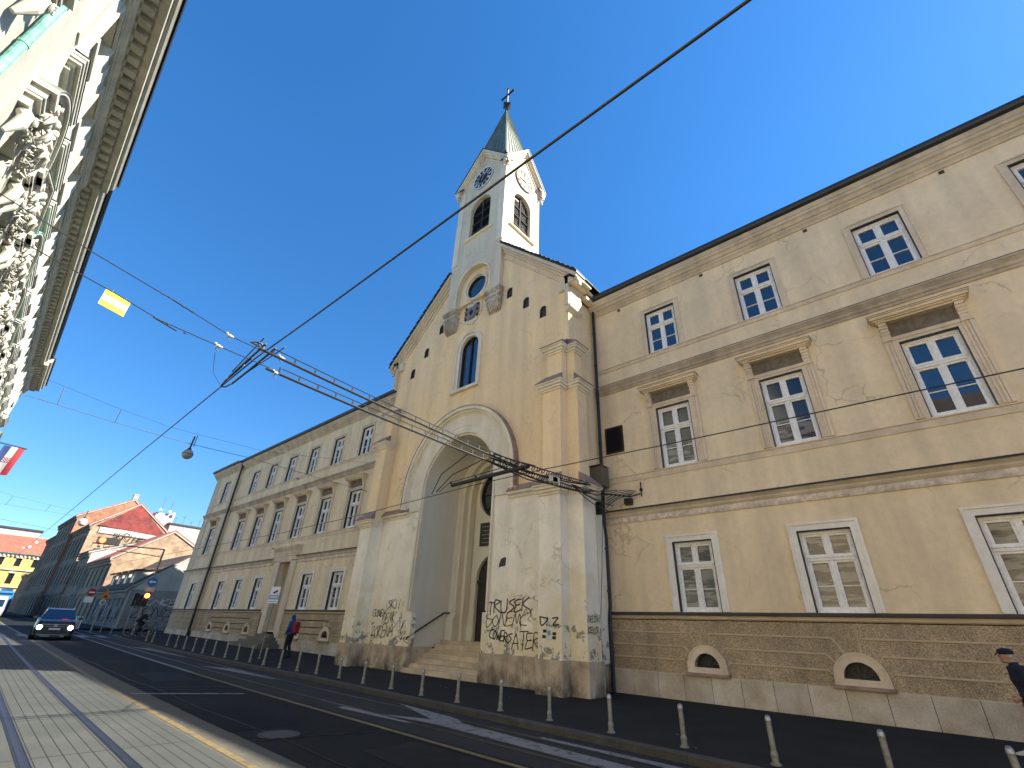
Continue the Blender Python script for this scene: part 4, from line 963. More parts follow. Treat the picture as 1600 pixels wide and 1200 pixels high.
# spire with standing seams
mb = MB(); zt = 35.25; bz = 27.25; wx_, wy_ = 1.72, 1.49
B4 = [Vector((XC-wx_, TYc-wy_, bz)), Vector((XC+wx_, TYc-wy_, bz)), Vector((XC+wx_, TYc+wy_, bz)), Vector((XC-wx_, TYc+wy_, bz))]
T = Vector((XC, TYc, zt))
def tp(b, t): q = b+(T-b)*t; return q
mb.loft([B4, [tp(b, .965) for b in B4]], 0)
for k in range(4):
    a, b = B4[k], B4[(k+1) % 4]; nrm = ((b-a).cross(T-a)).normalized()
    for q in range(9):
        base = a+(b-a)*(q/8); fr = .03+.94*(1-abs(q/8-.5)*2)**.0
        top = tp(a, .965)+(tp(b, .965)-tp(a, .965))*(q/8)
        for fct in (0,): mb.tube([base+nrm*.015, top+nrm*.01], .028 if q not in (0, 8) else .045, 4, 0)
sp = mb.build('spire', M['copper'], TW)
mb = MB(); mb.lathe([(.10, 34.9), (.16, 35.1), (.10, 35.25), (.12, 35.4), (.38, 35.72), (.10, 36.0), (.05, 36.15)], (XC, TYc, 0), 4); mb.build('finial', M['black'], sp)
mb = MB(); mb.box((XC-.05, TYc-.05, 36.1), (XC+.05, TYc+.05, 37.75)); mb.box((XC-.52, TYc-.045, 37.0), (XC+.52, TYc+.045, 37.12))
for dx, dz in ((-.55, 37.06), (.55, 37.06), (0, 37.8)): mb.ball((XC+dx, TYc, dz), .10, 8)
mb.build('cross', M['black'], sp)
# tower consoles: moulded caps over fluted corbels
for s in (-1, 1):
    c = MB(); xa, xb = sorted((XC+s*1.16, XC+s*1.97))
    for e, z0, z1 in ((.13, 16.44, 16.56), (.09, 16.34, 16.44), (.04, 16.12, 16.34), (.08, 16.04, 16.12)):
        c.box((xa-e, TY0-e, z0), (xb+e, CY+.0, z1))
    for k in range(6):
        x0 = xa+(xb-xa)*k/6; x1 = xa+(xb-xa)*(k+1)/6; cx_ = (x0+x1)/2; rr = (xb-xa)/12*.98
        c.tube([(cx_, TY0+.0, 16.06), (cx_, TY0-.04, 15.85), (cx_, TY0+.0, 15.62), (cx_, TY0+.1, 15.42), (cx_, CY-.03, 15.24)], [rr, rr*1.1, rr*1.0, rr*.9, rr*.5], 8)
    for k in range(3):
        for xs_ in (xa, xb): c.tube([(xs_, TY0+.05+.07*k, 16.06), (xs_, TY0+.06+.07*k, 15.7), (xs_+(xa+xb-2*xs_)*.12, CY-.04, 15.3)], [.06, .06, .03], 7)
    c.box((xa+.08, TY0+.08, 15.4), (xb-.08, CY, 16.06))
    c.build('corbel', M['corb'], TW)

# graffiti -----------------------------------------------------------
GL = {'A': [[(0, 0), (.35, 1), (.7, 0)], [(.1, .4), (.65, .45)]], 'B': [[(0, 0), (.05, 1), (.5, .8), (.1, .5), (.6, .3), (0, 0)]], 'C': [[(.6, .9), (.1, .7), (.05, .2), (.6, .05)]],
 'D': [[(0, .9), (.7, .7), (.15, .0), (0, .9)]], 'E': [[(.6, 1), (.05, .9), (.1, .5), (.5, .55)], [(.1, .5), (.0, .0), (.6, .1)]], 'F': [[(0, 0), (.05, 1), (.6, 1)], [(.03, .5), (.4, .55)]],
 'G': [[(.6, .9), (.1, .8), (.0, .1), (.55, .0), (.6, .4), (.3, .4)]], 'I': [[(.15, 0), (.2, .7)], [(.2, .9), (.22, 1.02)]], 'J': [[(.3, 1), (.35, .1), (.0, .0)]], 'K': [[(0, 0), (.05, 1)], [(.6, 1), (.05, .45), (.7, 0)]],
 'M': [[(0, 0), (.15, 1), (.35, .3), (.55, 1), (.75, 0)]], 'N': [[(0, 0), (.08, 1), (.5, .05), (.6, 1)]], 'O': [[(.3, 1), (.0, .5), (.3, .0), (.6, .5), (.3, 1)]], 'R': [[(0, 0), (.05, 1), (.55, .8), (.05, .5), (.65, 0)]],
 'S': [[(.6, .95), (.1, .8), (.55, .4), (.0, .0)]], 'T': [[(0, 1), (.7, .95)], [(.35, 1), (.3, 0)]], 'U': [[(0, 1), (.05, .1), (.5, .05), (.55, 1)]], 'W': [[(0, 1), (.15, 0), (.35, .6), (.5, 0), (.7, 1)]],
 'Y': [[(0, 1), (.3, .5), (.6, 1)], [(.3, .5), (.1, -.3)]], 'Z': [[(0, .9), (.6, 1), (.05, .05), (.7, .1)]], '!': [[(.1, .35), (.15, 1)], [(.08, .0), (.1, .12)]], 'H': [[(0, 0), (.05, 1)], [(.5, 0), (.55, 1)], [(0, .5), (.55, .5)]],
 '~': [[(0, .2), (.3, .9), (.6, .5), (.9, .9), (.8, .4), (1.2, .0)]], '(': [[(.4, 1), (.1, .8), (.3, .5), (0, .1), (.35, -.1)]]}
def graffito(pt, txt, u, z, wd, ht, thick, slant=0, rot=0, seed=1, d=-.010, loops=True):
    rg = random.Random(seed); mb = MB(); n = len(txt); adv = wd/n; x = 0
    def smooth(P):
        out = []
        for k in range(len(P)-1):
            p0 = P[max(k-1, 0)]; p1 = P[k]; p2 = P[k+1]; p3 = P[min(k+2, len(P)-1)]
            for q in range(6):
                t = q/6; out.append(tuple(.5*((2*p1[i])+(-p0[i]+p2[i])*t+(2*p0[i]-5*p1[i]+4*p2[i]-p3[i])*t*t+(-p0[i]+3*p1[i]-3*p2[i]+p3[i])*t**3) for i in (0, 1)))
        out.append(P[-1]); return out
    lay = 0
    for ch in txt:
        dz = rg.uniform(-.1, .1)*ht; sc = rg.uniform(.9, 1.2)
        for st in GL.get(ch, []):
            P = [(x+adv*1.5*a*sc+rg.uniform(-.02, .02)*ht, ht*b*sc+dz+rg.uniform(-.05, .05)*ht) for a, b in st]
            P = smooth(P); P = [(a+slant*b, b) for a, b in P]
            P = [(u+a*cos(rot)-b*sin(rot), z+a*sin(rot)+b*cos(rot)) for a, b in P]
            lay += 1; dd = d-.0004*(lay % 7)
            for k in range(len(P)-1):
                (ua, za), (ub, zb) = P[k], P[k+1]; L_ = math.hypot(ub-ua, zb-za)
                if L_ < 1e-5: continue
                nx, nz = -(zb-za)/L_*thick/2, (ub-ua)/L_*thick/2; tx, tz = (ub-ua)/L_*thick*.25, (zb-za)/L_*thick*.25
                mb.face([pt(ua-tx-nx, za-tz-nz, dd), pt(ub+tx-nx, zb+tz-nz, dd), pt(ub+tx+nx, zb+tz+nz, dd), pt(ua-tx+nx, za-tz+nz, dd)])
        x += adv
    return mb
G = [(PY(CY), 'TRUSEK', -12.15, 2.14, 1.85, .36, .042, .1, .06, M['inkp']), (PY(CY), 'DONEMC', -12.2, 1.74, 1.8, .36, .026, .2, .05, M['ink']), (PY(CY), 'COWERS', -12.0, 1.42, .98, .28, .034, .05, -.1, M['ink']),
     (PY(CY), '~(', -10.6, 1.98, .5, .3, .015, .1, 0, M['ink']), (PY(CY), 'ATER', -11.0, 1.18, 1.15, .44, .03, .1, .0, M['ink']), (PY(12.0), 'D!Z', -9.36, 1.86, .70, .2, .035, 0, 0, M['ink']),
     (PX(-8.0), 'NEUSH', 12.46, 1.98, .62, .17, .022, 0, 0, M['inkg']), (PX(-8.0), 'KEUS!', 12.46, 1.68, .62, .17, .022, 0, 0, M['ink']), (PY(CY), 'GUNEY', -18.9, 2.02, .92, .26, .032, .0, .0, M['inkb']),
     (PY(CY), 'SKJI', -17.95, 2.28, .98, .32, .034, .1, .05, M['inkp']), (PY(CY), 'DEMK', -18.2, 1.78, .9, .4, .022, .1, -.05, M['ink']), (PY(CY), '~(', -17.35, 1.5, .7, .55, .02, .1, -.3, M['ink']), (PY(CY), 'ZOKENA', -18.85, 1.22, 1.5, .42, .026, .1, .04, M['ink']), (PY(CY), '~', -17.2, 1.12, .5, .22, .02, 0, 0, M['ink']),
     (PY(12.0), '(~', -9.35, 2.9, .6, .2, .008, 0, 0, M['ink']), (PY(CY), 'Z~', -11.0, 2.5, .8, .2, .01, 0, 0, M['ink'])]
for k, g in enumerate(G): graffito(*g[:9], seed=k+3).build('graffiti', g[9], CH)
mb = MB(); pt = PY(12.0)
mb.face([pt(-9.13, 1.48, -.005), pt(-8.93, 1.47, -.005), pt(-8.93, 1.82, -.005), pt(-9.12, 1.83, -.005)], 1)
for u, z in ((-9.27, 1.52), (-9.24, 1.66), (-8.91, 1.5), (-8.9, 1.6)): mb.face([pt(u, z, -.006), pt(u+.13, z, -.006), pt(u+.13, z+.08, -.006), pt(u, z+.08, -.006)], 0)
for u in (-9.07, -9.01): mb.face([pt(u, 1.6, -.008), pt(u+.03, 1.6, -.008), pt(u+.03, 1.72, -.008), pt(u, 1.72, -.008)], 0)
mb.face([pt(-9.2, 1.93, -.003), pt(-8.98, 1.9, -.003), pt(-8.9, 1.98, -.003), pt(-9.0, 2.04, -.003), pt(-9.18, 2.02, -.003)], 1)
mb.build('graffiti', [M['ink'], M['inkw']], CH)
mb = MB(); mb.prism([(-11.72, CY+.005, 3.62), (-11.4, CY+.005, 3.66), (-11.38, CY+.005, 3.92), (-11.44, CY+.005, 3.95), (-11.62, CY+.005, 3.9), (-11.7, CY+.005, 3.74)], (0, -.012, 0)); mb.build('wall_bracket_scar', M['kerb'], CH)
# cables and a pale board down the side of the church
mb = MB()
mb.tube([(-8.02, 13.16, 5.5), (-8.03, 13.19, 3.2), (-8.05, 13.18, 1.2)], .014, 5); mb.tube([(-8.1, 13.8, 5.6), (-8.12, 13.6, 3.6), (-8.1, 13.3, 1.9), (-8.1, 13.35, .6)], .01, 5)
tag(mb.build('cable', M['wire']), 'thin black cables running down the side buttress of the church next to the downpipe', 'cable')

# ------------------------------------------------------------------ ornate building across the street (left)
AL = radians(2); UV_ = Vector((-cos(AL), sin(AL), 0)); NV = Vector((-sin(AL), -cos(AL), 0))
def PL(dist): 
    def f(u, z, d):
        p = UV_*u+NV*(dist+d); return (p.x, p.y, z)
    return f
OB = empty('ornate_building', (-24, -8, .1)); tag(OB, 'cream ornate facade on the left with sculpted window pediments and a heavy bracketed cornice', 'building')
D1, D2 = 3.55, 3.75; US, UE = 23.7, 48.5; U9 = 55.0
att = []
k = 0; u = 3.6
while u < 54: att.append(u+.0); u += 3.42
axes = [8.2, 14.66, 18.2, 21.75]+[26.3+3.5*k for k in range(7)]+[51.9]
U0_ = 5.7
secs = [(U0_, US, D1), (US, UE, D2), (UE, U9, D1)]
mb = MB()
for a, b, D in secs:
    pt = PL(D); hs = []
    for x in axes:
        if a+.7 < x < b-.7:
            zt_ = 17.9 if D == D1 else 17.75
            hs += [('r', x-.78, x+.78, 16.3, zt_), ('r', x-.62, x+.62, 9.0, 12.1), ('r', x-.62, x+.62, 5.9, 8.2), ('r', x-.75, x+.75, 1.4, 4.2)]
    sheet(mb, pt, a, b, -.3, 18.6, hs)
    for h in hs: reveal(mb, pt, h, .42 if h[3] > 16 else .3, 0)
for (a, Da, Db) in ((US, D1, D2), (UE, D2, D1)): mb.face([PL(Da)(a, -.3, 0), PL(Db)(a, -.3, 0), PL(Db)(a, 18.6, 0), PL(Da)(a, 18.6, 0)])
for x in (U0_, U9): mb.face([PL(D1)(x, -.3, 0), PL(16)(x, -.3, 0), PL(16)(x, 18.6, 0), PL(D1)(x, 18.6, 0)])
mb.face([PL(16)(U0_, -.3, 0), PL(16)(U9, -.3, 0), PL(16)(U9, 18.6, 0), PL(16)(U0_, 18.6, 0)])
mb.build('wall', M['orn'], OB)
mb = MB()
mb.face([PL(4.05)(U0_, 0, 0), PL(4.05)(U9-.2, 0, 0), PL(4.05)(U9-.2, 13, 0), PL(4.05)(U0_, 13, 0)]); mb.build('window_glazing', M['glass'], OB)
mb = MB(); mb.face([PL(4.15)(U0_, 16, 0), PL(4.15)(U9-.2, 16, 0), PL(4.15)(U9-.2, 18.5, 0), PL(4.15)(U0_, 18.5, 0)]); mb.build('attic_panel', M['orns'], OB)
# pilaster strips, frames of the attic openings, bands
mb = MB()
def ubox(m_, D, u0, u1, z0, z1, d0, d1, mi=0):
    pt = PL(D); m_.loft([[pt(u0, z0, d0), pt(u1, z0, d0), pt(u1, z0, d1), pt(u0, z0, d1)], [pt(u0, z1, d0), pt(u1, z1, d0), pt(u1, z1, d1), pt(u0, z1, d1)]], mi)
for a, b, D in secs:
    for x in axes:
        if a+.7 < x < b-.7:
            zt_ = 17.9 if D == D1 else 17.75
            for s in (-1, 1): ubox(mb, D, *sorted((x+s*.80, x+s*.96)), 15.0, zt_, -.07, .02)
            ubox(mb, D, x-.96, x+.96, zt_, zt_+.1, -.07, .02); ubox(mb, D, x-.79, x+.79, 16.1, 16.29, -.10, .02)
            ubox(mb, D, x-1.75-.22, x-1.75+.22, 14.8, 17.98, -.04, .02); mb.ball(PL(D)(x-1.30, 17.65, -.03), .04, 6)
    q = .0
    mb.mould(PL(D), a, b, [(0, 18.0), (-.10, 18.02), (-.10, 18.12), (-.16, 18.14), (-.16, 18.26), (-.24, 18.32), (-.24, 18.44), (-.30, 18.5), (-.30, 18.56), (0, 18.6)])
    mb.mould(PL(D), a, b, [(0, 8.5), (-.1, 8.55), (-.1, 8.7), (-.22, 8.75), (-.22, 8.85), (0, 8.9)])
    mb.mould(PL(D), a, b, [(0, 5.0), (-.1, 5.05), (-.1, 5.4), (-.3, 5.5), (-.3, 5.65), (0, 5.7)])
mb.build('pilaster_and_band', M['orn'], OB)
# main cornice: soffit, modillions, corona, gutter
mb = MB(); gt = MB()
for a, b, D in secs:
    o = .98 if D == D1 else .92
    mb.mould(PL(D), a-(.25 if a == UE else 0), b+(.25 if b in (US, U9) else 0), [(.3, 18.62), (-o+.32, 18.66), (-o+.32, 18.62), (-o+.10, 18.64), (-o+.10, 18.9), (-o, 18.96), (-o-.05, 19.1), (-o-.05, 19.3), (.3, 19.34)])
    gt.mould(PL(D), a-(.28 if a == UE else 0), b+(.28 if b in (US, U9) else 0), [(-o+.3, 19.345), (-o-.09, 19.31), (-o-.12, 19.2), (-o-.14, 19.36), (-o+.3, 19.42)])
    x = a+.2
    while x < b-.1:
        ubox(mb, D, x, x+.27, 18.44, 18.64, -o+.36, -.30); ubox(mb, D, x-.03, x+.30, 18.6, 18.65, -o+.33, -.28); x += .55
mb.build('bracketed_cornice', M['orns'], OB); gt.build('gutter', M['roofdark'], OB)
mb = MB(); mb.loft([[PL(2.6)(x, 19.35, 0), PL(16)(x, 19.35, 0), PL(9)(x, 21.2, 0)] for x in (U0_, U9)]); mb.build('roof', M['roofdark'], OB)
mb = MB(); mb.tube([PL(3.42)(10.75, 18.3, 0), PL(3.42)(10.75, .2, 0)], .085, 10)
for z in (16.5, 13.2, 11.6, 9, 6, 3): mb.tube([PL(3.42)(10.75, z, 0), PL(3.42)(10.75, z+.08, 0)], .10, 10)
mb.build('downpipe', M['copperlite'], OB)
# hoods and sculpted pediments
def sculpt(seed, w_=1.0):
    rg = random.Random(seed); m_ = MB()
    def P(x, z, d): return (x, d, z)
    # two seated putti, cartouche, swags and leaves
    for s in (-1, 1):
        bx, bz = s*.42, .28
        m_.ball((bx, -.22, bz+.48), .10, 10); m_.ball((bx, -.16, bz+.22), .15, 10, 0, (.9, .8, 1.3)); m_.ball((bx+s*.05, -.2, bz-.03), .16, 10, 0, (1.2, .9, .8))
        m_.tube([(bx, -.2, bz+.33), (bx+s*.16, -.3, bz+.2), (bx+s*.28, -.26, bz+.34)], [.055, .045, .03], 7)
        m_.tube([(bx, -.2, bz+.33), (bx-s*.16, -.3, bz+.25), (bx-s*.24, -.28, bz+.12)], [.055, .045, .03], 7)
        m_.tube([(bx+s*.05, -.22, bz), (bx+s*.26, -.34, bz-.02), (bx+s*.34, -.28, bz-.3)], [.085, .065, .035], 7)
        m_.tube([(bx-s*.02, -.22, bz-.05), (bx-s*.1, -.36, bz-.12), (bx-s*.08, -.28, bz-.36)], [.08, .06, .035], 7)
        for q in range(9):
            t = q/8; m_.ball((s*(.62+.35*t), -.14-.05*sin(3*t), .02+.18*sin(t*pi*1.6)), .065*(1.1-.5*t)+rg.uniform(0, .02), 6, 0, (1.2, .8, .8))
        sp_ = [(s*(.95+.12*cos(a)*(1-a/9)), -.12, -.05+.12*sin(a)*(1-a/9)) for a in [x*.6 for x in range(13)]]
        m_.tube(sp_, .035, 6)
    m_.ball((0, -.16, .28), .24, 12, 0, (.8, .55, 1.15)); m_.ball((0, -.26, .30), .15, 10, 0, (.8, .5, 1.2)); m_.ball((0, -.24, .68), .11, 8)
    for q in range(90):
        x = rg.uniform(-1.05, 1.05)*w_; z = rg.uniform(-.32, .62*(1-abs(x)*.6)); a = rg.uniform(0, pi)
        m_.ball((x, -.05-rg.uniform(0, .12), z), rg.uniform(.022, .055), 8, 0, (rg.uniform(.6, 1.7), .7, rg.uniform(.5, 1.6)))
    for q in range(34):
        x = rg.uniform(-.95, .95); z = rg.uniform(-.3, .45); m_.tube([(x, -.1, z), (x+rg.uniform(-.12, .12), -.26, z+rg.uniform(-.1, .1)), (x+rg.uniform(-.2, .2), -.14, z+rg.uniform(-.16, .16))], [.028, .02, .008], 6)
    return m_
proto_s = None
rz_ = math.atan2(UV_.y, UV_.x)
for k, x0 in enumerate(axes):
    if x0 < 2: continue
    x = x0
    D = [s_[2] for s_ in secs if s_[0] <= x < s_[1]][0]; k += 4
    pt = PL(D)
    h = MB(); xx = x                        # flat hood right below the attic
    for a, z0, z1, d in ((1.12, 14.30, 14.42, .12), (1.2, 14.42, 14.5, .18), (1.32, 14.60, 14.72, .30), (1.34, 14.72, 14.80, .33)): ubox(h, D, xx-a, xx+a, z0, z1, -d, .02)
    ubox(h, D, xx-1.28, xx+1.28, 14.5, 14.6, -.27, .02)
    h.mould(pt, xx-1.36, xx+1.36, [(-.20, 14.802), (-.35, 14.802), (-.35, 14.82), (.0, 14.86)], 1)
    h.build('window_hood', [M['orn'], M['roofdark']], OB)
    p = MB(); xp = x; zc = 12.0
    arched = k not in (3, 4, 6, 9, 11)
    if arched:
        zr_ = 11.55
        for r0, r1, d in ((1.95, 2.06, .26), (2.06, 2.16, .36), (2.16, 2.24, .44)): ring(p, pt, xp, zr_, r0, r1, -d, .05, radians(33), radians(147), 26)
        ring(p, pt, xp, zr_, 2.241, 2.262, -.46, .05, radians(32), radians(148), 26, 1)
    else:
        for s in (-1, 1):
            for t0, t1, d, mi in ((0, .11, .26, 0), (.11, .21, .36, 0), (.21, .29, .44, 0), (.291, .312, .46, 1)):
                p.loft([[pt(xp+s*1.95, zc+.75+t0, -d), pt(xp+s*1.95, zc+.75+t1, -d), pt(xp+s*1.95, zc+.75+t1, .05), pt(xp+s*1.95, zc+.75+t0, .05)], [pt(xp, zc+1.5+t0, -d), pt(xp, zc+1.5+t1, -d), pt(xp, zc+1.5+t1, .05), pt(xp, zc+1.5+t0, .05)]], mi)
    for s in (-1, 1):
        for e, z0, z1, d in ((0, .02, .30, .20), (.08, .30, .38, .30), (.10, .38, .60, .34), (.19, .60, .74, .46)):
            a, b = sorted((xp+s*(1.78+e), xp+s*(1.30))); ubox(p, D, a, b, zc+z0, zc+z1, -d, .02)
        cz_ = zc-.02
        p.tube([pt(xp+s*1.54, cz_, -.12), pt(xp+s*1.54, cz_-.15, -.25), pt(xp+s*1.54, cz_-.4, -.2), pt(xp+s*1.54, cz_-.75, -.08)], [.15, .17, .13, .05], 12)
        for q in range(2):
            p.tube([pt(xp+s*1.54+(.05+.06*q)*cos(w_)+.0, cz_-.15+(.05+.06*q)*sin(w_), -.40) for w_ in [x_*.5 for x_ in range(10)]], .028, 7)
    pd_ = p.build('window_pediment', [M['orn'], M['copperlite'] if k in (7, 9) else M['copper']], OB)
    if proto_s is None:
        proto_s = sculpt(3).build('relief_sculpture', M['orn'], None, smooth=True); o = proto_s
    else:
        o = proto_s.copy(); col.objects.link(o)
    o.parent = pd_; o.location = pt(xp, zc+.42, -.03); o.rotation_euler = (0, 0, rz_); o.scale = (1.25 if k % 2 else -1.25, 1.15, 1.35)

nb = empty('added_house', (8, -8, 0)); tag(nb, 'plain house added next to the ornate building, out of frame on the left, for window reflections', 'house')  # unseen house added to give the wing windows something dark to reflect
mb = MB(); hs = [('r', x-.6, x+.6, z, z+2.1) for x in [-26+3.4*q for q in range(9)] for z in (1.5, 5.2, 8.9)]
sheet(mb, PL(3.6), -30, U0_-.02, -.3, 12.2, hs)
for h in hs: reveal(mb, PL(3.6), h, .25)
for x in (-30, U0_-.02): mb.face([PL(3.6)(x, -.3, 0), PL(15)(x, -.3, 0), PL(15)(x, 12.2, 0), PL(3.6)(x, 12.2, 0)])
mb.build('wall', M['wing'], nb)
mb = MB(); mb.face([PL(3.85)(-30, 1, 0), PL(3.85)(U0_-.1, 1, 0), PL(3.85)(U0_-.1, 12, 0), PL(3.85)(-30, 12, 0)]); mb.build('window_glazing', M['glass'], nb)
mb = MB(); mb.loft([[PL(3.1)(x, 12.1, 0), PL(3.1)(x, 12.3, 0), PL(9)(x, 16.2, 0), PL(15)(x, 12.2, 0)] for x in (-30, U0_-.03)]); mb.build('roof', M['browntile'], nb)

# flag and its pole at the far end of the ornate building
fl = empty('flag', (-58, -.6, 14.3)); tag(fl, 'red, white and blue flag with a chequered shield at the far left', 'flag')
mb = MB(); mb.tube([(-58, -2.0, 14.35), (-58, .5, 14.25)], .05, 8); mb.build('pole', M['black'], fl)
mb = MB(); W_, Hf = 1.35, 2.5
def fp(a, b): 
    return (-58+.12*sin(a*5+b*2)*(.4+b)+.25*b, .42-W_*a-.95*b*.25, 14.2-Hf*b)
nu, nv = 12, 24
for i in range(nu):
    for j in range(nv):
        a0, a1, b0, b1 = i/nu, (i+1)/nu, j/nv, (j+1)/nv
        m_ = 0 if a0 < .333 else (1 if a0 < .666 else 2)
        mb.face([fp(a0, b0), fp(a1, b0), fp(a1, b1), fp(a0, b1)], m_)
fo = mb.build('cloth', [mat('flag_red', (.22, .012, .02), .8), mat('flag_white', (.33, .33, .33), .8), mat('flag_blue', (.01, .03, .12), .8)], fl, smooth=True)
mb = MB()
for i in range(5):
    for j in range(5):
        a0 = .33+.068*i; b0 = .40+.03*j*1.1
        P = [Vector(fp(a, b)) for a, b in ((a0, b0), (a0+.068, b0), (a0+.068, b0+.033), (a0, b0+.033))]
        mb.face([p+Vector((.02, 0, 0)) for p in P], (i+j) % 2)
mb.build('emblem', [mat('emblem_red', (.2, .01, .015), .8), mat('emblem_white', (.33, .33, .33), .8)], fo)

# ------------------------------------------------------------------ bollards
bol = [(1.3, 8.72), (-.0, 8.68), (-1.2, 8.70), (-2.55, 8.70), (-3.9, 8.77), (-5.28, 8.86), (-6.72, 8.95), (-8.11, 9.03), (-9.55, 9.09), (-10.98, 9.17), (-12.5, 9.33), (-13.95, 9.37), (-15.6, 9.55), (-17.1, 9.57), (-18.3, 9.48), (-19.6, 9.44), (-20.95, 9.43), (-22.3, 9.46), (-23.6, 9.44), (-24.95, 9.46), (-26.4, 9.47), (-27.8, 9.48), (-29.2, 9.50), (-30.8, 9.55), (-32.3, 9.6), (-34.0, 9.65), (-37.2, 9.72), (-38.6, 9.75)]
bp_ = empty('bollard')
a = MB(); a.lathe([(.038, 0), (.038, .50), (.036, .52)], n=14); a.build('post', M['bollard'], bp_)
a = MB(); a.lathe([(.043, .505), (.045, .515), (.043, .535), (.038, .56), (.024, .58), (.01, .586)], n=14); a.build('cap', M['steel'], bp_)
a = MB(); a.lathe([(.075, 0), (.075, .012), (.05, .03), (.047, .10), (.052, .11), (.052, .125), (.047, .135), (.046, .15), (.04, .16)], n=14); a.build('base_collar', M['bollard'], bp_)
def bollabel(k, x):
    nr = {1: 'bollard in the lower right corner at the feet of the capped man', 2: 'bollard just left of the capped man at the lower right edge', 3: 'bollard below and left of the cellar opening nearest the capped man', 4: 'bollard midway between the two cellar openings of the right wing', 5: 'bollard in front of the corner with the black downpipe', 6: 'bollard in front of the right front buttress of the church', 7: 'bollard in front of the graffiti right of the church steps', 8: 'bollard in front of the right end of the church steps', 9: 'bollard in front of the left part of the church steps', 10: 'bollard in front of the wall with graffiti left of the steps', 11: 'bollard in front of the granite corner left of the steps', 12: 'bollard at the left front buttress of the church', 13: 'bollard just left of the left church buttress', 14: 'bollard right of the man with the red backpack', 15: 'bollard overlapping the legs of the backpack man', 16: 'bollard between the backpack man and the camera sign pole', 17: 'bollard just left of the camera sign pole'}
    if k in nr: return 'grey metal '+nr[k]
    n = ['first', 'second', 'third', 'fourth', 'fifth', 'sixth', 'seventh', 'eighth', 'ninth', 'last'][k-18]
    return 'small grey metal %s bollard counted leftwards from the camera sign pole' % n
for k, (x, y) in enumerate(bol[1:]):
    k += 1
    o = bp_ if k == 1 else copy_tree(bp_)
    o.location = (x, y, gz(x)+.12); o.rotation_euler = (R_.uniform(-.02, .02), R_.uniform(-.02, .03), R_.uniform(0, 3))
    tag(o, bollabel(k, x) or 'grey metal bollard just outside the right edge', 'bollard', 'metal bollards along the kerb')

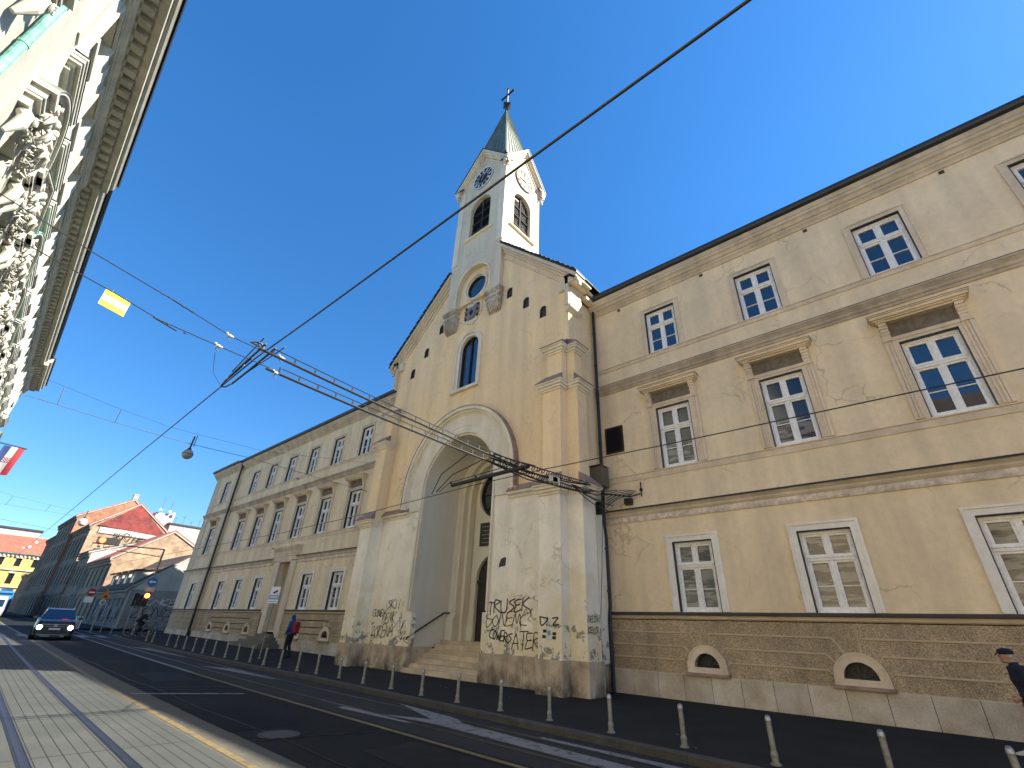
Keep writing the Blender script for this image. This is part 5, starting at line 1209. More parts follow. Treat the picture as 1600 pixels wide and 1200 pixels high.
# ------------------------------------------------------------------ people
def person(name, loc, rz, label, J, sk, cloth, extra=None, vox=.014):
    """J: joints; body is one fused surface, clothes are shells over it"""
    r = empty(name, loc, 0); r.rotation_euler = (0, 0, rz); tag(r, label, 'person')
    V_ = Vector
    def fuse(mbx, nm, m, par=r, vx=vox, sm=6):
        o = mbx.build(nm, m, par, smooth=True)
        if par is r: o.matrix_parent_inverse = Matrix.Identity(4)
        md = o.modifiers.new('fuse', 'REMESH'); md.mode = 'VOXEL'; md.voxel_size = vx; md.use_smooth_shade = True
        if sm: s_ = o.modifiers.new('smooth', 'SMOOTH'); s_.iterations = sm; s_.factor = .5
        return o
    def ell(mbx, c, rx, ry, rz_, tilt=0):
        mbx.ball(c, 1, 14, 0, (rx, ry, rz_))
    j = {k: V_(v) for k, v in J.items()}
    hd, nk, ch, pv = j['head'], j['neck'], j['chest'], j['pelvis']; fw = V_(J.get('face', (1, 0, 0))).normalized(); sd = V_((-fw.y, fw.x, 0)).normalized(); up = V_((0, 0, 1))
    b = MB()
    ell(b, hd+up*.02, .083, .078, .115); ell(b, hd+fw*.025-up*.055, .062, .058, .06)
    b.tube([hd+fw*.085+up*.035, hd+fw*.108-up*.005, hd+fw*.092-up*.018], [.010, .017, .012], 8)
    for s in (-1, 1):
        b.ball(hd+sd*s*.079-fw*.005, .022, 8, 0, (.8, .5, 1.3)); b.ball(hd+fw*.072+sd*s*.030+up*.018, .013, 8)
    b.tube([hd+fw*.088-sd*.022-up*.045, hd+fw*.095-up*.044, hd+fw*.088+sd*.022-up*.045], [.006, .009, .006], 6)
    b.tube([hd-up*.04-fw*.01, nk, ch+up*.12], [.052, .056, .08], 10)
    def torso(mbx, e):
        ds = sd
        rings = []
        for p, rx, ry in ((pv-up*.08, .10, .155), (pv+up*.02, .115, .165), (pv.lerp(ch, .45), .11, .148), (ch-up*.02, .125, .175), (ch+up*.10, .11, .185), (nk-up*.03, .07, .09)):
            rings.append([p+fw*(rx+e)*cos(2*pi*q/16)+ds*(ry+e)*sin(2*pi*q/16) for q in range(16)])
        mbx.loft(rings)
    torso(b, 0)
    def limbs(mbx, e, arms=True, legs=True, full=True):
        for s, t in ((1, 'L'), (-1, 'R')):
            if arms: mbx.tube([j['sh'+t], j['sh'+t].lerp(j['el'+t], .5), j['el'+t], j['el'+t].lerp(j['wr'+t], .5), j['wr'+t]], [.056+e, .048+e, .040+e, .036+e, .027+e], 10); mbx.ball(j['sh'+t], .06+e, 10)
            if legs: mbx.tube([j['hp'+t], j['hp'+t].lerp(j['kn'+t], .5), j['kn'+t], j['kn'+t].lerp(j['an'+t], .4), j['an'+t]], [.090+e, .078+e, .056+e, .052+e, .036+e], 12); mbx.ball(j['hp'+t], .09+e, 10)
    limbs(b, 0)
    for t in 'LR':
        wv = j['wr'+t]; d = (wv-j['el'+t]).normalized(); n_ = d.cross(sd).normalized() if abs(d.dot(sd)) < .9 else up; q_ = d.cross(n_)
        b.tube([wv, wv+d*.05, wv+d*.09], [.026, .034, .030], 8)
        for k, (o_, L_) in enumerate(((-.027, .062), (-.009, .075), (.010, .07), (.027, .055))):
            b0 = wv+d*.085+n_*o_; b.tube([b0, b0+d*L_*.5, b0+d*L_*.8+q_*.02, b0+d*L_*.85+q_*.04], [.0105, .0095, .009, .007], 6)
        b.tube([wv+d*.03+n_*.03, wv+d*.065+n_*.055+q_*.01, wv+d*.095+n_*.06+q_*.03], [.013, .012, .009], 6)
        a_ = j['an'+t]; b.tube([a_, a_-up*.04+fw*.06, a_-up*.055+fw*.16], [.035, .035, .025], 8)
    fuse(b, 'body', M[sk], vx=.0065, sm=2)
    jk = MB(); torso(jk, .028+cloth.get('bulk', 0)); limbs(jk, .016, True, False); 
    if cloth.get('long'): jk.tube([pv+up*.1, pv-up*.22], [.19, .185], 14)
    jk.tube([nk-up*.03, nk+up*.03], [.075, .066], 12)
    fuse(jk, 'jacket', M[cloth['jacket']])
    tr = MB(); limbs(tr, .02, False, True); tr.tube([pv+up*.08, pv-up*.08], [.155, .15], 14); fuse(tr, 'trousers', M[cloth['trousers']])
    for t in 'LR':
        sh = MB(); a_ = j['an'+t]
        sh.tube([a_-fw*.055-up*.03, a_-up*.02, a_+fw*.09-up*.045, a_+fw*.19-up*.06, a_+fw*.215-up*.065], [.035, .05, .046, .036, .012], 10)
        fuse(sh, 'shoe', M[cloth['shoe']], sm=2)
    hr = MB(); ell(hr, hd-fw*.018+up*.035, .088, .086, .105); 
    fuse(hr, 'hair', M[cloth['hair']], vx=.01, sm=2)
    if extra: extra(r, j, fw, sd, up, fuse)
    return r
def cap_extra(r, j, fw, sd, up, fuse):
    hd = j['head']; c = MB(); c.ball(hd+up*.062-fw*.01, 1, 16, 0, (.108, .100, .070)); c.ball(hd+up*.078-fw*.0, 1, 16, 0, (.11, .105, .045))
    c.loft([[hd+fw*(.055+.095*t)+sd*w_+up*(.062-.05*t*t+dz) for w_ in (-.08*(1-t*.45), 0, .08*(1-t*.45)) for dz in ((0,) if True else ())]+[hd+fw*(.055+.095*t)+sd*w_+up*(.078-.05*t*t) for w_ in (.08*(1-t*.45), 0, -.08*(1-t*.45))] for t in (0, .5, 1)])
    fuse(c, 'cap', M['navy'], vx=.008, sm=1)
    bd = MB(); bd.ball(hd+fw*.062-up*.082, 1, 12, 0, (.036, .046, .028)); bd.ball(hd+fw*.088-up*.030, .014, 8, 0, (.8, 2, .5)); fuse(bd, 'beard', M['hair'], vx=.008, sm=1)
    sh = MB(); sh.tube([j['neck']-up*.02+fw*.08, j['chest']+fw*.13, j['pelvis']+fw*.14+up*.1], [.03, .05, .045], 8); fuse(sh, 'shirt', M['greycloth'])
g_ = gz(0)+.17
def zs(k, **J): return {n: (v if n == 'face' else (v[0], v[1], v[2]*k)) for n, v in J.items()}
person('person', (.52, 12.9, g_), pi, 'stooping man in a navy flat cap and dark jacket walking left at the right edge', zs(.92,
    head=(.10, 0, 1.545), neck=(.045, 0, 1.42), chest=(.0, 0, 1.19), pelvis=(-.05, 0, .88), face=(1, .1, -.1),
    shL=(.0, .19, 1.33), elL=(-.05, .26, 1.05), wrL=(.13, .22, .90), shR=(.02, -.19, 1.33), elR=(-.08, -.26, 1.06), wrR=(.05, -.26, .84),
    hpL=(-.05, .09, .86), knL=(.14, .10, .48), anL=(.27, .10, .08), hpR=(-.07, -.09, .86), knR=(-.08, -.1, .47), anR=(-.36, -.1, .11)),
    'skin', dict(jacket='navy', trousers='dkcloth', shoe='shoe', hair='hairw', long=1, bulk=.025), cap_extra)
def pack_extra(r, j, fw, sd, up, fuse):
    ch, pv = j['chest'], j['pelvis']; p = MB()
    p.loft([[ch+fw*(-.12-d)+sd*w_+up*z for w_, z in ((-.15, -.32), (.15, -.32), (.16, .0), (.12, .16), (-.12, .16), (-.16, .0))] for d in (0, .12, .18)])
    bp = fuse(p, 'backpack', M['redcloth'], vx=.012, sm=4)
    for s in (-1, 1):
        q = MB(); q.tube([ch-fw*.13+sd*s*.1+up*.14, ch+sd*s*.11+up*.17, ch+fw*.15+sd*s*.1, ch+sd*s*.17-up*.2, ch-fw*.13+sd*s*.14-up*.25], .018, 6); o = q.build('strap', M['dkcloth'], r); o.matrix_parent_inverse = Matrix.Identity(4)
    h = MB(); h.ball(j['head']+up*.03-fw*.01, 1, 14, 0, (.100, .096, .12)); h.tube([j['neck']-up*.04, j['head']-fw*.03], [.1, .085], 12); fuse(h, 'hood', M['bluecloth'], vx=.012, sm=3)
    b = MB(); w_ = j['wrR']; b.box((w_.x-.05, w_.y-.2, w_.z-.50), (w_.x+.03, w_.y+.16, w_.z-.10)); b.tube([(w_.x, w_.y-.08, w_.z-.1), (w_.x, w_.y, w_.z-.03), (w_.x, w_.y+.08, w_.z-.1)], .01, 5); return
person('person', (-24.05, 11.75, gz(-24)+.17), radians(205), 'man in a blue hooded jacket with a red backpack on the sidewalk', dict(
    head=(.04, 0, 1.63), neck=(.0, 0, 1.49), chest=(-.02, 0, 1.27), pelvis=(0, 0, .95), face=(1, 0, -.15),
    shL=(-.02, .19, 1.41), elL=(-.02, .27, 1.14), wrL=(.12, .20, .96), shR=(-.02, -.19, 1.41), elR=(-.04, -.27, 1.14), wrR=(.10, -.22, .95),
    hpL=(0, .09, .93), knL=(.05, .10, .5), anL=(.0, .10, .08), hpR=(0, -.09, .93), knR=(.02, -.1, .5), anR=(-.12, -.1, .08)),
    'skin', dict(jacket='bluecloth', trousers='dkcloth', shoe='dkcloth', hair='hair'), pack_extra)
# cyclist on a bicycle
bk = empty('bicycle', (-43.6, 10.35, gz(-43)+.14), 0); BR = radians(72)
bk.rotation_euler = (0, 0, BR); tag(bk, 'dark bicycle ridden across the ramp at the corner of the left wing', 'bicycle')
def bpart(mbx, nm, m, par=None):
    o = mbx.build(nm, m, par or bk); o.matrix_parent_inverse = Matrix.Identity(4); return o
def PB(x): return lambda u, z, d: (u, d, z)
for x in (-.52, .52):
    a = MB(); ring(a, PB(0), x, .35, .315, .35, -.018, .018, 0, 2*pi, 28); wl_ = bpart(a, 'wheel', M['tyre'])
    a = MB(); ring(a, PB(0), x, .35, .300, .318, -.01, .01, 0, 2*pi, 28)
    for k in range(14): t = 2*pi*k/14; a.tube([(x, 0, .35), (x+.3*cos(t), 0, .35+.3*sin(t))], .0025, 4)

    bpart(a, 'rim', M['steel'], wl_)
a = MB()
for P in ([(-.52, 0, .35), (-.08, 0, .30)], [(-.52, 0, .35), (-.2, 0, .82)], [(-.2, 0, .92), (-.08, 0, .30)], [(-.08, 0, .30), (.36, 0, .72)], [(-.18, 0, .80), (.34, 0, .84)], [(.32, 0, .95), (.37, 0, .68), (.52, 0, .35)]): a.tube(P, .017, 7)
fr = bpart(a, 'frame', M['carblk'])
a = MB(); a.loft([[(-.32, w_, z) for w_, z in ((-.08, .92), (.08, .92), (.07, .96), (-.07, .96))], [(-.05, w_, z) for w_, z in ((-.025, .93), (.025, .93), (.02, .96), (-.02, .96))]]); bpart(a, 'saddle', M['dkcloth'])
a = MB(); a.tube([(.30, -.28, 1.02), (.36, -.1, 1.0), (.34, 0, .97), (.36, .1, 1.0), (.30, .28, 1.02)], .013, 7); bpart(a, 'handlebar', M['steel'])
a = MB(); a.tube([(-.08, -.1, .13), (-.08, -.1, .30), (-.08, .1, .30), (-.08, .1, .47)], .012, 6); a.box((-.13, -.16, .115), (-.03, -.09, .135)); a.box((-.13, .09, .465), (-.03, .16, .485)); bpart(a, 'pedal', M['steel'])
person('person', (-43.6, 10.35, gz(-43)+.14), BR, 'cyclist in dark clothes leaning over the handlebar of a bicycle', dict(
    head=(.22, 0, 1.55), neck=(.13, 0, 1.43), chest=(.02, 0, 1.27), pelvis=(-.20, 0, 1.02), face=(1, 0, -.1),
    shL=(.06, .19, 1.38), elL=(.20, .25, 1.18), wrL=(.30, .27, 1.06), shR=(.06, -.19, 1.38), elR=(.20, -.25, 1.18), wrR=(.30, -.27, 1.06),
    hpL=(-.18, .09, .99), knL=(.18, .12, .86), anL=(-.06, .12, .56), hpR=(-.18, -.09, .99), knR=(.08, -.12, .62), anR=(-.10, -.12, .22)),
    'skin', dict(jacket='dkcloth', trousers='navy', shoe='dkcloth', hair='hair'), None, .018)

# ------------------------------------------------------------------ vehicles
def wheel(par, x, y, r, w_):
    a = MB(); P = lambda u, z, d: (u, y+d, z)
    ring(a, P, x, r, r*.62, r, -w_/2, w_/2, 0, 2*pi, 26)
    o = a.build('wheel', M['tyre'], par); o.matrix_parent_inverse = Matrix.Identity(4)
    a = MB(); ring(a, P, x, r, r*.56, r*.63, -w_/2+.01, w_/2-.01, 0, 2*pi, 26)
    for k in range(5):
        t = 2*pi*k/5; a.tube([(x, y-w_*.3, r), (x+r*.58*cos(t), y-w_*.3, r+r*.58*sin(t))], .03, 5); a.tube([(x, y+w_*.3, r), (x+r*.58*cos(t), y+w_*.3, r+r*.58*sin(t))], .03, 5)
    a.build('rim', M['steel'], o)
def hull(prof_rows, m, name, par, arch=()):
    """rows: (x, [(halfwidth, z)...]) cross sections front to back"""
    mb = MB(); rings = []
    for x, row in prof_rows: rings.append([(x, -hw, z) for hw, z in row]+[(x, hw, z) for hw, z in reversed(row)])
    mb.loft(rings); o = mb.build(name, m, par, smooth=False); o.matrix_parent_inverse = Matrix.Identity(4)
    b = o.modifiers.new('bevel', 'BEVEL'); b.width = .03; b.segments = 2; b.limit_method = 'ANGLE'; b.angle_limit = radians(25)
    return o
car = empty('parked_car', (-42.9, 5.7, gz(-42)), 0); car.name = 'car'
car.rotation_euler = (0, 0, radians(-6)); tag(car, 'dark blue SUV with lit ring headlights driving towards the viewer', 'car')
W2 = .93
body = hull([(2.22, [(.62, .38), (.70, .60), (.62, .92)]), (2.10, [(.86, .30), (.90, .62), (.80, .98)]), (1.75, [(W2, .26), (W2+.02, .66), (.88, 1.06)]), (.95, [(W2, .24), (W2+.02, .75), (.90, 1.14)]), (-1.6, [(W2, .24), (W2+.02, .78), (.90, 1.16)]), (-2.15, [(.90, .28), (.92, .75), (.84, 1.14)]), (-2.28, [(.78, .40), (.80, .7), (.74, 1.08)])], M['carpaint'], 'body', car)
hull([(1.02, [(.84, 1.13), (.82, 1.15)]), (.28, [(.80, 1.13), (.66, 1.58)]), (-.4, [(.82, 1.13), (.67, 1.66)]), (-1.5, [(.82, 1.13), (.66, 1.62)]), (-2.12, [(.80, 1.13), (.72, 1.18)])], M['carglass'], 'windows', car)
hull([(.22, [(.66, 1.575), (.64, 1.61)]), (-.4, [(.685, 1.65), (.64, 1.70)]), (-1.5, [(.68, 1.61), (.62, 1.66)])], M['carpaint'], 'roof', car)
def cpart(nm, m, boxes, par=car):
    a = MB()
    for b_ in boxes: a.box(*b_)
    o = a.build(nm, m, par)
    if par is car: o.matrix_parent_inverse = Matrix.Identity(4)
    return o
cpart('grille', M['carblk'], [((2.2, -.62, .62), (2.255, .62, .78)), ((2.17, -.75, .30), (2.25, .75, .52)), ((2.1, -.9, .24), (2.2, .9, .32))])
cpart('chrome_bar', M['steel'], [((2.24, -.6, .80), (2.265, .6, .825)), ((2.255, -.08, .69), (2.275, .08, .83)), ((2.2, -.7, .27), (2.262, .7, .29)), ((2.255, -.45, .70), (2.268, .45, .715))])
cpart('number_plate', M['signw'], [((2.255, -.26, .54), (2.275, .26, .62))])
for s in (-1, 1):
    a = MB(); P = lambda u, z, d: (2.19-d, u, z)
    ring(a, P, s*.70, .66, .065, .125, -.10, .0, 0, 2*pi, 20); o = a.build('headlight', M['drl'], car); o.matrix_parent_inverse = Matrix.Identity(4)
    cpart('mirror', M['carpaint'], [((.72, s*.96, 1.08), (.88, s*1.16, 1.22)), ((.76, s*.88, 1.1), (.82, s*.97, 1.14))])
    cpart('roof_rail', M['steel'], [((-1.5, s*.62, 1.70), (.1, s*.66, 1.73))])
    for x in (1.42, -1.40): wheel(car, x, s*.84, .36, .24)
van = empty('van', (-92, 5.6, gz(-92)), 0); van.rotation_euler = (0, 0, radians(-5)); tag(van, 'white delivery van at the far left, driving this way', 'van')
vb = hull([(2.9, [(.85, .35), (.92, .7), (.85, .95)]), (2.5, [(.98, .3), (1.0, .8), (.9, 1.25)]), (1.9, [(1.0, .3), (1.02, .9), (.86, 2.15)]), (1.5, [(1.0, .3), (1.02, .9), (.86, 2.5)]), (-2.8, [(1.0, .3), (1.02, .9), (.88, 2.5)])], M['vanw'], 'body', van)
def vpart(nm, m, pts, par, ext=(.02, 0, 0)):
    a = MB(); a.prism(pts, ext); o = a.build(nm, m, par); o.matrix_parent_inverse = Matrix.Identity(4)
vpart('windscreen', M['carglass'], [(2.52, -.82, 1.32), (2.52, .82, 1.32), (1.98, .76, 2.1), (1.98, -.76, 2.1)], van, (.03, 0, .02))
vpart('grille', M['carblk'], [(2.9, -.5, .55), (2.9, .5, .55), (2.9, .5, .8), (2.9, -.5, .8)], van)
for s in (-1, 1):
    a = MB(); a.box((2.78, s*.62, .78), (2.9, s*.86, .96)); o = a.build('headlight', M['signw'], van); o.matrix_parent_inverse = Matrix.Identity(4)
    for x in (1.9, -1.8): wheel(van, x, s*.9, .36, .24)
tram = empty('tram', (-112, 5.4+ax(-112)-ax(-92)+1.3, gz(-112)), 0); tram.rotation_euler = (0, 0, radians(-4)); tag(tram, 'blue tram with a large raked windscreen behind the white van', 'tram')
hull([(8.1, [(.75, .3), (.85, .9), (.7, 1.2)]), (7.7, [(1.05, .25), (1.12, 1.1), (.9, 2.3)]), (7.0, [(1.15, .25), (1.17, 1.2), (1.0, 3.25)]), (-8, [(1.15, .25), (1.17, 1.2), (1.0, 3.3)])], M['tramb'], 'body', tram)
vpart('windscreen', M['carglass'], [(8.06, -.7, 1.25), (8.06, .7, 1.25), (7.22, .92, 2.95), (7.22, -.92, 2.95)], tram, (.05, 0, .03))
for s in (-1, 1): vpart('side_window', M['carglass'], [(6.6, s*1.15, 1.3), (-7.6, s*1.15, 1.3), (-7.6, s*1.07, 2.6), (6.6, s*1.07, 2.6)], tram, (0, s*.02, 0))
a = MB(); a.box((-5, -.7, 3.25), (4, .7, 3.6)); o = a.build('roof_box', M['signw'], tram); o.matrix_parent_inverse = Matrix.Identity(4)

# ------------------------------------------------------------------ signs and signals
def disc(mb, pt, u, z, r, d, m, n=24): mb.loft([[pt(u+r*cos(2*pi*k/n), z+r*sin(2*pi*k/n), d) for k in range(n)], [pt(u+r*cos(2*pi*k/n), z+r*sin(2*pi*k/n), d+.012) for k in range(n)]], m)
x0, y0 = -23.75, 10.45; b0 = gz(x0)+.15
sg = empty('sign_post', (x0, y0, b0)); tag(sg, 'thin grey pole with a white and blue camera surveillance sign on the sidewalk', 'sign')
a = MB(); a.tube([(x0, y0, b0), (x0-.02, y0, b0+2.85)], .03, 10); a.lathe([(.06, 0), (.06, .04), (.03, .06)], (x0, y0, b0), 10); a.build('pole', M['bollard'], sg)
P = lambda u, z, d: (x0-.02-d*.3+u*.45, y0-.045+d*.9+u*.0, z)
def sgn(u, z, d): 
    c_, s_ = cos(radians(28)), sin(radians(28)); return (x0-.02+u*c_-d*s_*-1, y0-.045+u*s_+d*c_-.0, z)
a = MB(); z0 = b0+2.2
def rect(mb, pt, u0, u1, z0_, z1_, d, m, t=.006): mb.loft([[pt(u0, z0_, d), pt(u1, z0_, d), pt(u1, z0_, d+t), pt(u0, z0_, d+t)], [pt(u0, z1_, d), pt(u1, z1_, d), pt(u1, z1_, d+t), pt(u0, z1_, d+t)]], m)
rect(a, sgn, -.24, .24, z0, z0+.70, 0, 0, .012); rect(a, sgn, -.23, .23, z0+.16, z0+.34, -.007, 1); rect(a, sgn, -.20, .20, z0+.21, z0+.24, -.012, 0, .004); rect(a, sgn, -.20, .20, z0+.27, z0+.3, -.012, 0, .004); rect(a, sgn, -.2, .2, z0+.06, z0+.09, -.007, 1)
a.prism([sgn(u, z0+z, -.008) for u, z in ((-.12, .44), (.12, .56), (.17, .50), (.10, .46), (.02, .42), (.0, .38), (-.03, .41))], (0, -.006, 0), 2)
rect(a, sgn, .08, .2, z0+.385, z0+.41, -.008, 2)
a.build('sign_board', [M['signw'], M['blue'], M['ink']], sg)
def signpole(name, x, y, h, label, cat='sign'):
    b = gz(x)+.13; e = empty(name, (x, y, b)); tag(e, label, cat); a = MB(); a.tube([(x, y, b), (x, y, b+h)], .035, 8); a.build('pole', M['bollard'], e); return e, b
FX = lambda x, y: (lambda u, z, d: (x-d+.04, y+u, z))
e, b = signpole('no_entry_sign', -56.5, 8.95, 3.1, 'round red no-entry sign over a white plate on a grey pole')
a = MB(); disc(a, FX(-56.5, 8.95), 0, b+2.85, .30, 0, 0); rect(a, FX(-56.44, 8.95), -.22, .22, b+2.80, b+2.90, -.02, 1); a.build('sign_disc', [M['red'], M['signw']], e)
a = MB(); rect(a, FX(-56.5, 8.95), -.30, .30, b+2.05, b+2.5, 0, 0); a.build('sign_plate', M['signw'], e)
e, b = signpole('warning_sign', -50.2, 8.9, 3.0, 'orange triangular roadworks sign with a small white disc below it')
e.location.z = b; a = MB(); a.prism([FX(-50.2, 8.9)(u, b+z, 0) for u, z in ((-.36, 2.35), (.36, 2.35), (0, 2.95))], (.012, 0, 0), 0); a.prism([FX(-50.18, 8.9)(u, b+z, 0) for u, z in ((-.14, 2.42), (.12, 2.42), (.0, 2.62))], (.006, 0, 0), 1); a.build('sign_board', [M['orange'], M['ink']], e)
a = MB(); disc(a, FX(-50.2, 8.9), -.02, b+2.08, .2, 0, 0); disc(a, FX(-50.2, 8.9), .0, b+2.08, .15, -.004, 1); a.build('speed_plate', [M['signw'], M['bollard']], e)
gx, gy = -47.2, 10.9; gb = gz(gx)+.13
tl = empty('traffic_light', (gx, gy, gb)); tag(tl, 'grey mast with a long arm over the road carrying a horizontal black signal lit red', 'traffic light')
a = MB(); a.tube([(gx, gy, gb), (gx, gy, 6.5)], [.09, .07], 10); a.tube([(gx, gy, 6.48), (gx, gy-4.6, 6.32)], .045, 8); a.tube([(gx, gy, 5.9), (gx, gy-.9, 5.95), (gx, gy-4.6, 6.02)], .03, 8)
for q in range(4): a.tube([(gx, gy-4.6+q*.35, 6.02), (gx, gy-4.6+q*.35, 6.32)], .02, 5)
a.build('mast', M['bollard'], tl)
a = MB(); a.box((gx+.05, gy-4.45, 6.33), (gx+.25, gy-3.05, 6.78)); a.build('signal_housing', M['black'], tl)
a = MB(); disc(a, FX(gx+.26, gy-4.15), 0, 6.56, .20, 0, 0); a.build('red_lamp', M['redlamp'], tl)
a = MB(); disc(a, FX(gx+.08, gy), .0, 4.05, .33, -.03, 0); a.prism([FX(gx+.14, gy)(u, 4.05+z, 0) for u, z in ((-.25, 0), (-.08, .14), (-.08, .05), (.22, .05), (.22, -.05), (-.08, -.05), (-.08, -.14))], (.006, 0, 0), 1); a.build('arrow_sign', [M['blue'], M['signw']], tl)
a = MB(); rect(a, FX(gx+.08, gy), -.32, .32, 3.35, 3.65, -.03, 0); a.build('sign_plate', M['wing_trim'], tl)
a = MB(); a.box((gx+.09, gy-.22, 2.3), (gx+.24, gy+.12, 3.28)); a.box((gx+.09, gy-.62, 2.35), (gx+.2, gy-.24, 2.75)); a.build('signal_housing', M['black'], tl)
a = MB(); disc(a, FX(gx+.27, gy-.05), 0, 3.06, .16, 0, 0); a.build('amber_lamp', M['amberlamp'], tl)
e = empty('traffic_light', (-50.5, 11.0, gz(-50)+.12)); tag(e, 'pair of black signal heads seen from behind on a slim post left of the mast', 'traffic light')
a = MB(); a.tube([(-50.5, 11.0, gz(-50)+.12), (-50.5, 11.0, 3.4)], .045, 8); a.build('post', M['bollard'], e)
a = MB(); a.box((-50.45, 10.75, 2.35), (-50.25, 11.1, 3.3)); a.box((-50.6, 11.15, 2.4), (-50.4, 11.45, 3.2)); a.build('signal_housing', M['black'], e)
for k, (x, y, lb) in enumerate(((-52.2, 9.2, 'tall slim grey post left of the cyclist'), (-51.4, 9.7, 'slim grey post beside the paired signal heads'), (-49.9, 10.1, 'slim post just left of the bicycle'))):
    a = MB(); z = gz(x)+.12; a.tube([(x, y, z), (x, y, z+2.0+.6*(k == 0))], .03, 7); a.lathe([(.06, 0), (.06, .05), (.03, .07)], (x, y, z), 8); tag(a.build('street_post', M['bollard']), lb, 'post')
a = MB()
for q in range(5): a.tube([(-58.5-.9*q, 9.4, gz(-60)+.1), (-58.5-.9*q, 9.4, gz(-60)+1.05), (-59.3-.9*q, 9.4, gz(-60)+1.05), (-59.3-.9*q, 9.4, gz(-60)+.1)], .035, 6)
tag(a.build('street_barrier', M['signw']), 'row of white tubular hoops behind the dark SUV', 'barrier')

# ------------------------------------------------------------------ overhead wires, lamps
def sag(P, Q, s, n=10): 
    P, Q = Vector(P), Vector(Q); return [P.lerp(Q, k/n)-Vector((0, 0, s*4*(k/n)*(1-k/n))) for k in range(n+1)]
def wire(name, pts, r, lab, m='wire', grp=None, parent=None):
    a = MB(); a.tube(pts, r, 6); o = a.build(name, M[m], parent)
    if lab: tag(o, lab, 'cable', grp)
    return o
TG = 'overhead tram wires'
wire('contact_wire', [(6, 1.70, 4.95), (.11, 1.90, 5.11), (-1.66, 1.95, 5.24), (-5.83, 2.08, 5.55), (-8.07, 2.15, 5.74), (-9.77, 2.2, 5.77), (-17.8, 2.44, 5.92), (-48.6, 3.39, 6.36), (-140, 6.0, 7.2)], .013, 'thick tram contact wire running diagonally across the sky above the near track', grp=TG)
wire('contact_wire', [(9, 7.06, 4.45), (1.39, 7.26, 4.53), (-2.9, 7.39, 4.61), (-5.94, 7.48, 4.70), (-7.95, 7.55, 4.72), (-13.17, 7.71, 4.64), (-18.77, 7.88, 4.66), (-50, 9.0, 5.4)], .009, 'tram contact wire running below the church arch along the near sidewalk', grp=TG)
